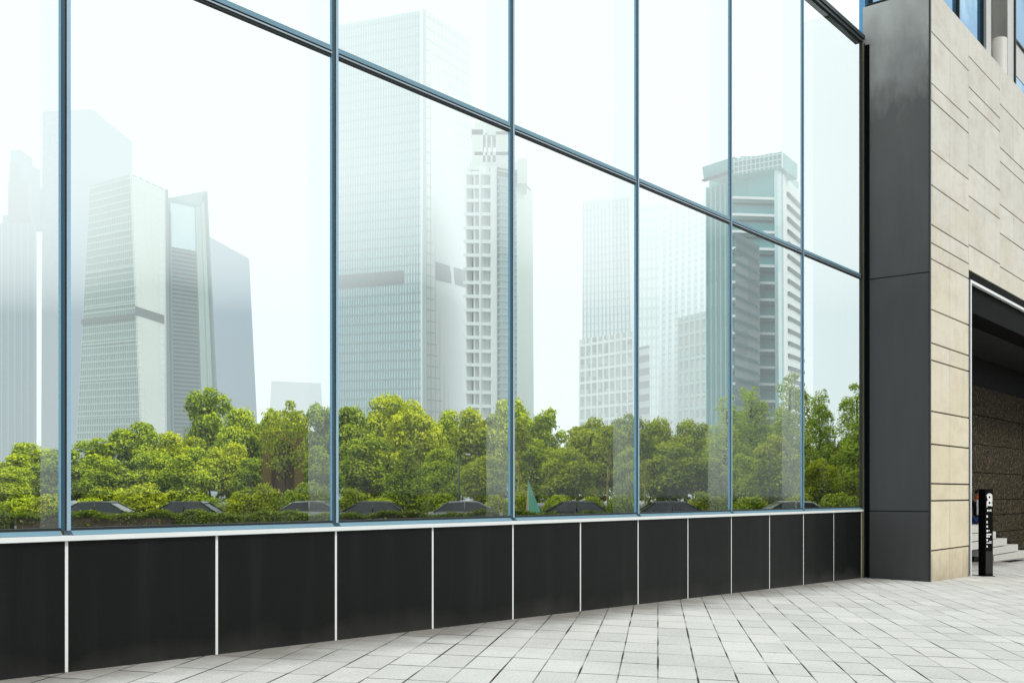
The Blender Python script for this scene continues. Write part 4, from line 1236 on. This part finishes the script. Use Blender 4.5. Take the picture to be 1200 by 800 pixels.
# far left silhouettes
o, f = tower('far_tower', 'hazy blue tower with stepped spire at the left edge', [(-12, 234), (42, 234)], [(-12, 234), (42, 234)], [262, 262], wallm=TM['blue_far'])
addpart('spire', o, TM['blue_far'], lambda b: [b.box(at(x0, 236), at(x1, 236), 236, 242, zat(264, 236), zat(t, 236)) for x0, x1, t in ((3, 40, 252), (9, 36, 212), (11, 33, 190), (12, 24, 176))])
addpart('floor_band', o, TM['slat'], lambda b: f[0].fins(b, 7, .2, .6))
tower('far_tower', 'broad hazy blue tower with sloped right shoulder behind the leftmost mullion', [(48, 242), (100, 238), (154, 246)], [(50, 242), (108, 238), (155, 246)], [131, 128, 166], wallm=TM['blue_far'])
tower('far_tower', 'hazy blue tower with sloping roof right of the louvred tower', [(243, 244), (306, 244)], [(243, 244), (292, 244)], [276, 303], wallm=TM['blue_far'])
tower('far_block', 'low grey block far off above the airy tree', [(310, 420), (384, 420)], [(318, 420), (376, 420)], [446, 449], wallm=TM['grey_far'], cat='building')
tower('far_block', 'faint grey block low behind the trees right of the white gridded tower', [(508, 330), (556, 330)], [(508, 330), (552, 330)], [458, 452], wallm=TM['grey_far'], cat='building')

# left main tower
o, f = tower('gridded_tower', 'green glass tower with fine grid, pale rounded corner and dark louvred side', [(87, 190), (170, 180), (196, 178), (203, 179), (247, 184), (258, 188)], [(107, 190), (155, 180), (194, 178), (198, 179), (234, 184), (240, 188)], [217, 204, 222, 232, 240, 224], wallm=TM['green_glass'])
f[0].n, f[1].n
addpart('window_grid', o, TM['mullion_pale'], lambda b: (f[0].bands(b, 46, .22, .22), f[0].fins(b, 26, .26, .24)))
addpart('cornice_line', o, TM['mullion_pale'], lambda b: f[0].bands(b, 9, .04, .4))
addpart('corner', o, TM['cream'], lambda b: (f[1].slab(b, 0.02, .98, 0, .995, .02, .35), f[1].bands(b, 46, .12, .42), f[1].fins(b, 5, .08, .46)))
addpart('plant_floor', o, TM['band'], lambda b: (f[0].slab(b, 0, 1, .565, .58, .02, .62), f[1].slab(b, 0, 1, .575, .602, .02, .52)))
addpart('edge_fin', o, TM['slat'], lambda b: (f[2].slab(b, 0, .22, 0, 1.0, .02, .5), f[2].slab(b, .75, 1, 0, .95, .02, .5), f[4].slab(b, .78, 1.0, 0, 1.0, .02, .5)))
addpart('louvre_panel', o, TM['louvre'], lambda b: f[3].slab(b, .02, .80, 0, .84, .02, .12))
addpart('louvre_slat', o, TM['slat'], lambda b: f[3].bands(b, 62, .35, .3, .02, .80, 0, .84))
addpart('glass_crown', o, TM['pale_glass'], lambda b: f[3].slab(b, .02, .80, .842, .985, .02, .22))
addpart('side_strip', o, TM['mullion_pale'], lambda b: (f[3].slab(b, .82, .99, 0, .99, .02, .35), f[4].slab(b, 0.0, .5, 0, .99, .02, .33)))

# white gridded tower
o, f = tower('white_tower', 'very tall pale gridded tower with grey plant floor bands in the third pane', [(392, 196), (498, 178), (556, 208)], [(396, 196), (497, 178), (548, 208)], [30, 12, 46], wallm=TM['pale_glass'])
addpart('window_grid', o, TM['grid_grey'], lambda b: (f[0].bands(b, 52, .15, .18), f[0].fins(b, 34, .13, .24)))
addpart('side_cladding', o, TM['white'], lambda b: f[1].slab(b, 0.01, 1, 0, .998, .02, .25))
addpart('side_grid', o, TM['mullion_pale'], lambda b: (f[1].bands(b, 44, .14, .32), f[1].fins(b, 12, .14, .36)))
addpart('plant_floor', o, TM['band'], lambda b: (f[0].slab(b, .05, .79, .452, .478, .02, .5), f[1].slab(b, .17, .86, .462, .498, .02, .5)))
addpart('corner_strip', o, TM['white'], lambda b: f[0].slab(b, .985, 1.0, 0, 1, .02, .55))

# balcony tower
o, f = tower('balcony_tower', 'slim housing tower with white balcony frames and stepped arched crown at the third mullion', [(552, 163), (584, 154), (604, 161), (624, 170)], [(552, 163), (583, 154), (603, 161), (622, 170)], [196, 196, 200, 222], wallm=TM['recess'])
addpart('balcony_frame', o, TM['white'], lambda b: (f[0].bands(b, 25, .24, 1.3, 0, .98), f[0].fins(b, 3, .13, .9, 0.02, .96), f[0].slab(b, .66, .72, 0, 1, .02, 1.5)))
addpart('side_wall', o, TM['grid_grey'], lambda b: f[1].slab(b, .05, .95, 0, .97, .02, .2))
addpart('side_band', o, TM['mullion_pale'], lambda b: f[1].bands(b, 50, .2, .35))
addpart('right_wall', o, TM['cream'], lambda b: f[2].slab(b, 0, 1, 0, .985, .02, .3))
def crownf(b):
    for (x0, x1, t0, t1) in ((550, 606, 199, 190), (553, 566, 190, 152), (569, 571, 190, 156), (575, 577, 190, 160), (552, 600, 158, 150), (556, 598, 182, 178), (581, 600, 190, 154), (606, 618, 215, 186), (556, 590, 150, 143)):
        b.box(at(x0, 159), at(x1, 159), 159, 165, zat(t0, 159), zat(t1, 159))
addpart('crown', o, TM['cream'], crownf)

# striped towers
o, f = tower('striped_tower', 'pale tower of thin vertical stripes left of the fourth full mullion', [(682, 300), (742, 292), (752, 300)], [(683, 300), (737, 292), (746, 300)], [234, 228, 236], wallm=TM['white'])
addpart('stripe', o, TM['slat'], lambda b: f[0].fins(b, 12, .26, .3, .02, .98, 0, .985))
addpart('floor_band', o, TM['mullion_pale'], lambda b: f[0].bands(b, 40, .18, .2))
o, f = tower('housing_block', 'speckled grey housing block low before the striped tower', [(679, 262), (744, 258)], [(680, 262), (742, 258)], [398, 388], wallm=TM['speckle'], cat='building')
addpart('balcony', o, TM['cream'], lambda b: (f[0].bands(b, 13, .2, .5), f[0].fins(b, 9, .2, .7)))
o, f = tower('housing_block', 'small pinkish block just right of the fourth full mullion', [(744, 270), (762, 268)], [(744, 270), (761, 268)], [408, 404], wallm=TM['grey_far'], cat='building')
addpart('balcony', o, TM['cream'], lambda b: f[0].bands(b, 12, .45, .5))
o, f = tower('pale_block', 'nearly white tower right of the fourth full mullion', [(747, 345), (780, 340), (800, 345)], [(748, 345), (780, 340), (800, 345)], [241, 238, 240], wallm=TM['white'])
addpart('floor_band', o, TM['mullion_pale'], lambda b: (f[0].bands(b, 30, .2, .4), f[1].bands(b, 30, .2, .4), f[0].fins(b, 6, .15, .5)))
o, f = tower('striped_tower', 'pale vertically striped tower filling the right of the fifth pane', [(773, 300), (858, 290)], [(776, 300), (858, 290)], [252, 222], wallm=TM['pale_glass'])
addpart('stripe', o, TM['white'], lambda b: f[0].fins(b, 11, .45, .6))
addpart('floor_band', o, TM['grid_grey'], lambda b: f[0].bands(b, 44, .2, .25))
o, f = tower('housing_block', 'speckled grey green housing block before the striped tower of the fifth pane', [(796, 258), (830, 250), (862, 262)], [(797, 258), (830, 250), (860, 262)], [372, 364, 366], wallm=TM['speckle'], cat='building')
addpart('balcony', o, TM['mullion_pale'], lambda b: (f[0].bands(b, 15, .22, .5), f[0].fins(b, 5, .22, .7), f[1].bands(b, 15, .22, .5), f[1].fins(b, 5, .22, .7)))

# banded tower at the right
o, f = tower('banded_tower', 'teal glass tower with pale floor bands and flared crown behind the sixth pane', [(832, 148), (862, 143), (918, 138), (943, 157)], [(831, 148), (860, 143), (916, 138), (936, 157)], [196, 190, 192, 214], wallm=TM['teal_glass'])
addpart('left_fin', o, TM['teal_light'], lambda b: f[0].fins(b, 5, .3, .5, 0, .95, 0, .94))
addpart('floor_band', o, TM['white'], lambda b: f[1].bands(b, 19, .15, .8, .02, .97, 0, .92))
addpart('band_shadow_line', o, TM['louvre'], lambda b: f[1].bands(b, 19, .07, .9, .02, .97, -.016, .904))
addpart('corner_pier', o, TM['pale_glass'], lambda b: f[1].slab(b, .93, 1.0, 0, 1.0, .02, 1.0))
addpart('side_wall', o, TM['white'], lambda b: f[2].slab(b, 0, 1, 0, .97, .02, .2))
addpart('side_band', o, TM['louvre'], lambda b: f[2].bands(b, 26, .28, .5, .16, .95, 0, .94))
def crown10(b):
    F0 = Face(V2(826, 144.5), V2(861, 140.2), V2(824, 143.6), V2(861, 139.3), zat(206, 142.8), zat(194, 142.8))
    F1 = Face(V2(861, 140.2), V2(917, 136.7), V2(861, 139.3), V2(917, 135.9), zat(204, 139.3), zat(188, 139.3))
    F0.slab(b, 0, 1, 0, 1, -6, 0.2); F1.slab(b, 0.002, 1, 0, 1, -6, .2)
def crown10g(b):
    F1 = Face(V2(861, 140.0), V2(917, 136.6), V2(861, 139.1), V2(917, 135.7), zat(204, 139.3), zat(188, 139.3))
    F1.bands(b, 3, .14, .3); F1.fins(b, 11, .12, .35)
addpart('crown', o, TM['teal_light'], crown10)
addpart('crown_grid', o, TM['white'], crown10g)
addpart('roof_box', o, TM['teal_light'], lambda b: b.box(at(868, 147.9), at(905, 147.9), 147.9, 156.5, zat(190, 147.9), zat(183, 147.9)))
addpart('parapet', o, TM['louvre'], lambda b: Face(V2(826, 144.1), V2(861, 139.8), V2(826, 144.1), V2(861, 139.8), zat(210, 142.8), zat(208, 142.8)).slab(b, 0, 1, 0, 1, 0, .6))
o, f = tower('slab_tower', 'plain grey slab tower before the left of the banded tower', [(861, 129), (891, 126)], [(862, 129), (890, 126)], [272, 288], wallm=TM['grey_slab'])
addpart('floor_band', o, TM['slat'], lambda b: f[0].bands(b, 24, .2, .3))
o, f = tower('pale_block', 'added blank pale block imitating the pier reflection in the upper last pane', [(953, 560), (1060, 545)], [(953, 560), (1060, 545)], [34, 4], wallm=TM['blue_far'])  # added block that imitates the pier's pale reflection in the glass

# ------------------------------------------------------------------ haze over the city: a thin bright air volume beyond the park
m, nt, ns, ln = mat('city_haze')
ab = nt.nodes.new('ShaderNodeVolumeAbsorption'); ab.inputs[0].default_value = (0, 0, 0, 1)
em = nt.nodes.new('ShaderNodeEmission'); em.inputs[0].default_value = (0.86, 0.965, 0.965, 1)
SIG = 0.0042
ab.inputs['Density'].default_value = SIG; em.inputs[1].default_value = SIG * 1.12
ad = nt.nodes.new('ShaderNodeAddShader'); ln.new(ab.outputs[0], ad.inputs[0]); ln.new(em.outputs[0], ad.inputs[1])
oo = nt.nodes.new('ShaderNodeOutputMaterial'); ln.new(ad.outputs[0], oo.inputs['Volume'])
try: m.cycles.homogeneous_volume = True
except Exception: pass
b = MB(); b.box(-900, 900, 112, 1100, PARK + 0.15, 330)
tag(b.build('haze', m), kind='structure')
# glowing air box added to fade the tower tops towards white
m2 = m.copy(); m2.name = 'added_fade_haze'
for n in m2.node_tree.nodes:
    if n.type == 'VOLUME_ABSORPTION': n.inputs['Density'].default_value = 0.0115
    if n.type == 'EMISSION': n.inputs[1].default_value = 0.0115 * 1.13; n.inputs[0].default_value = (0.93, 1.0, 1.0, 1)
b = MB(); b.box(-890, 890, 113, 205, 36, 150)
tag(b.build('added_fade_haze', m2), kind='structure')

for o in bpy.data.objects:
    if 'world_children' in o: del o['world_children']
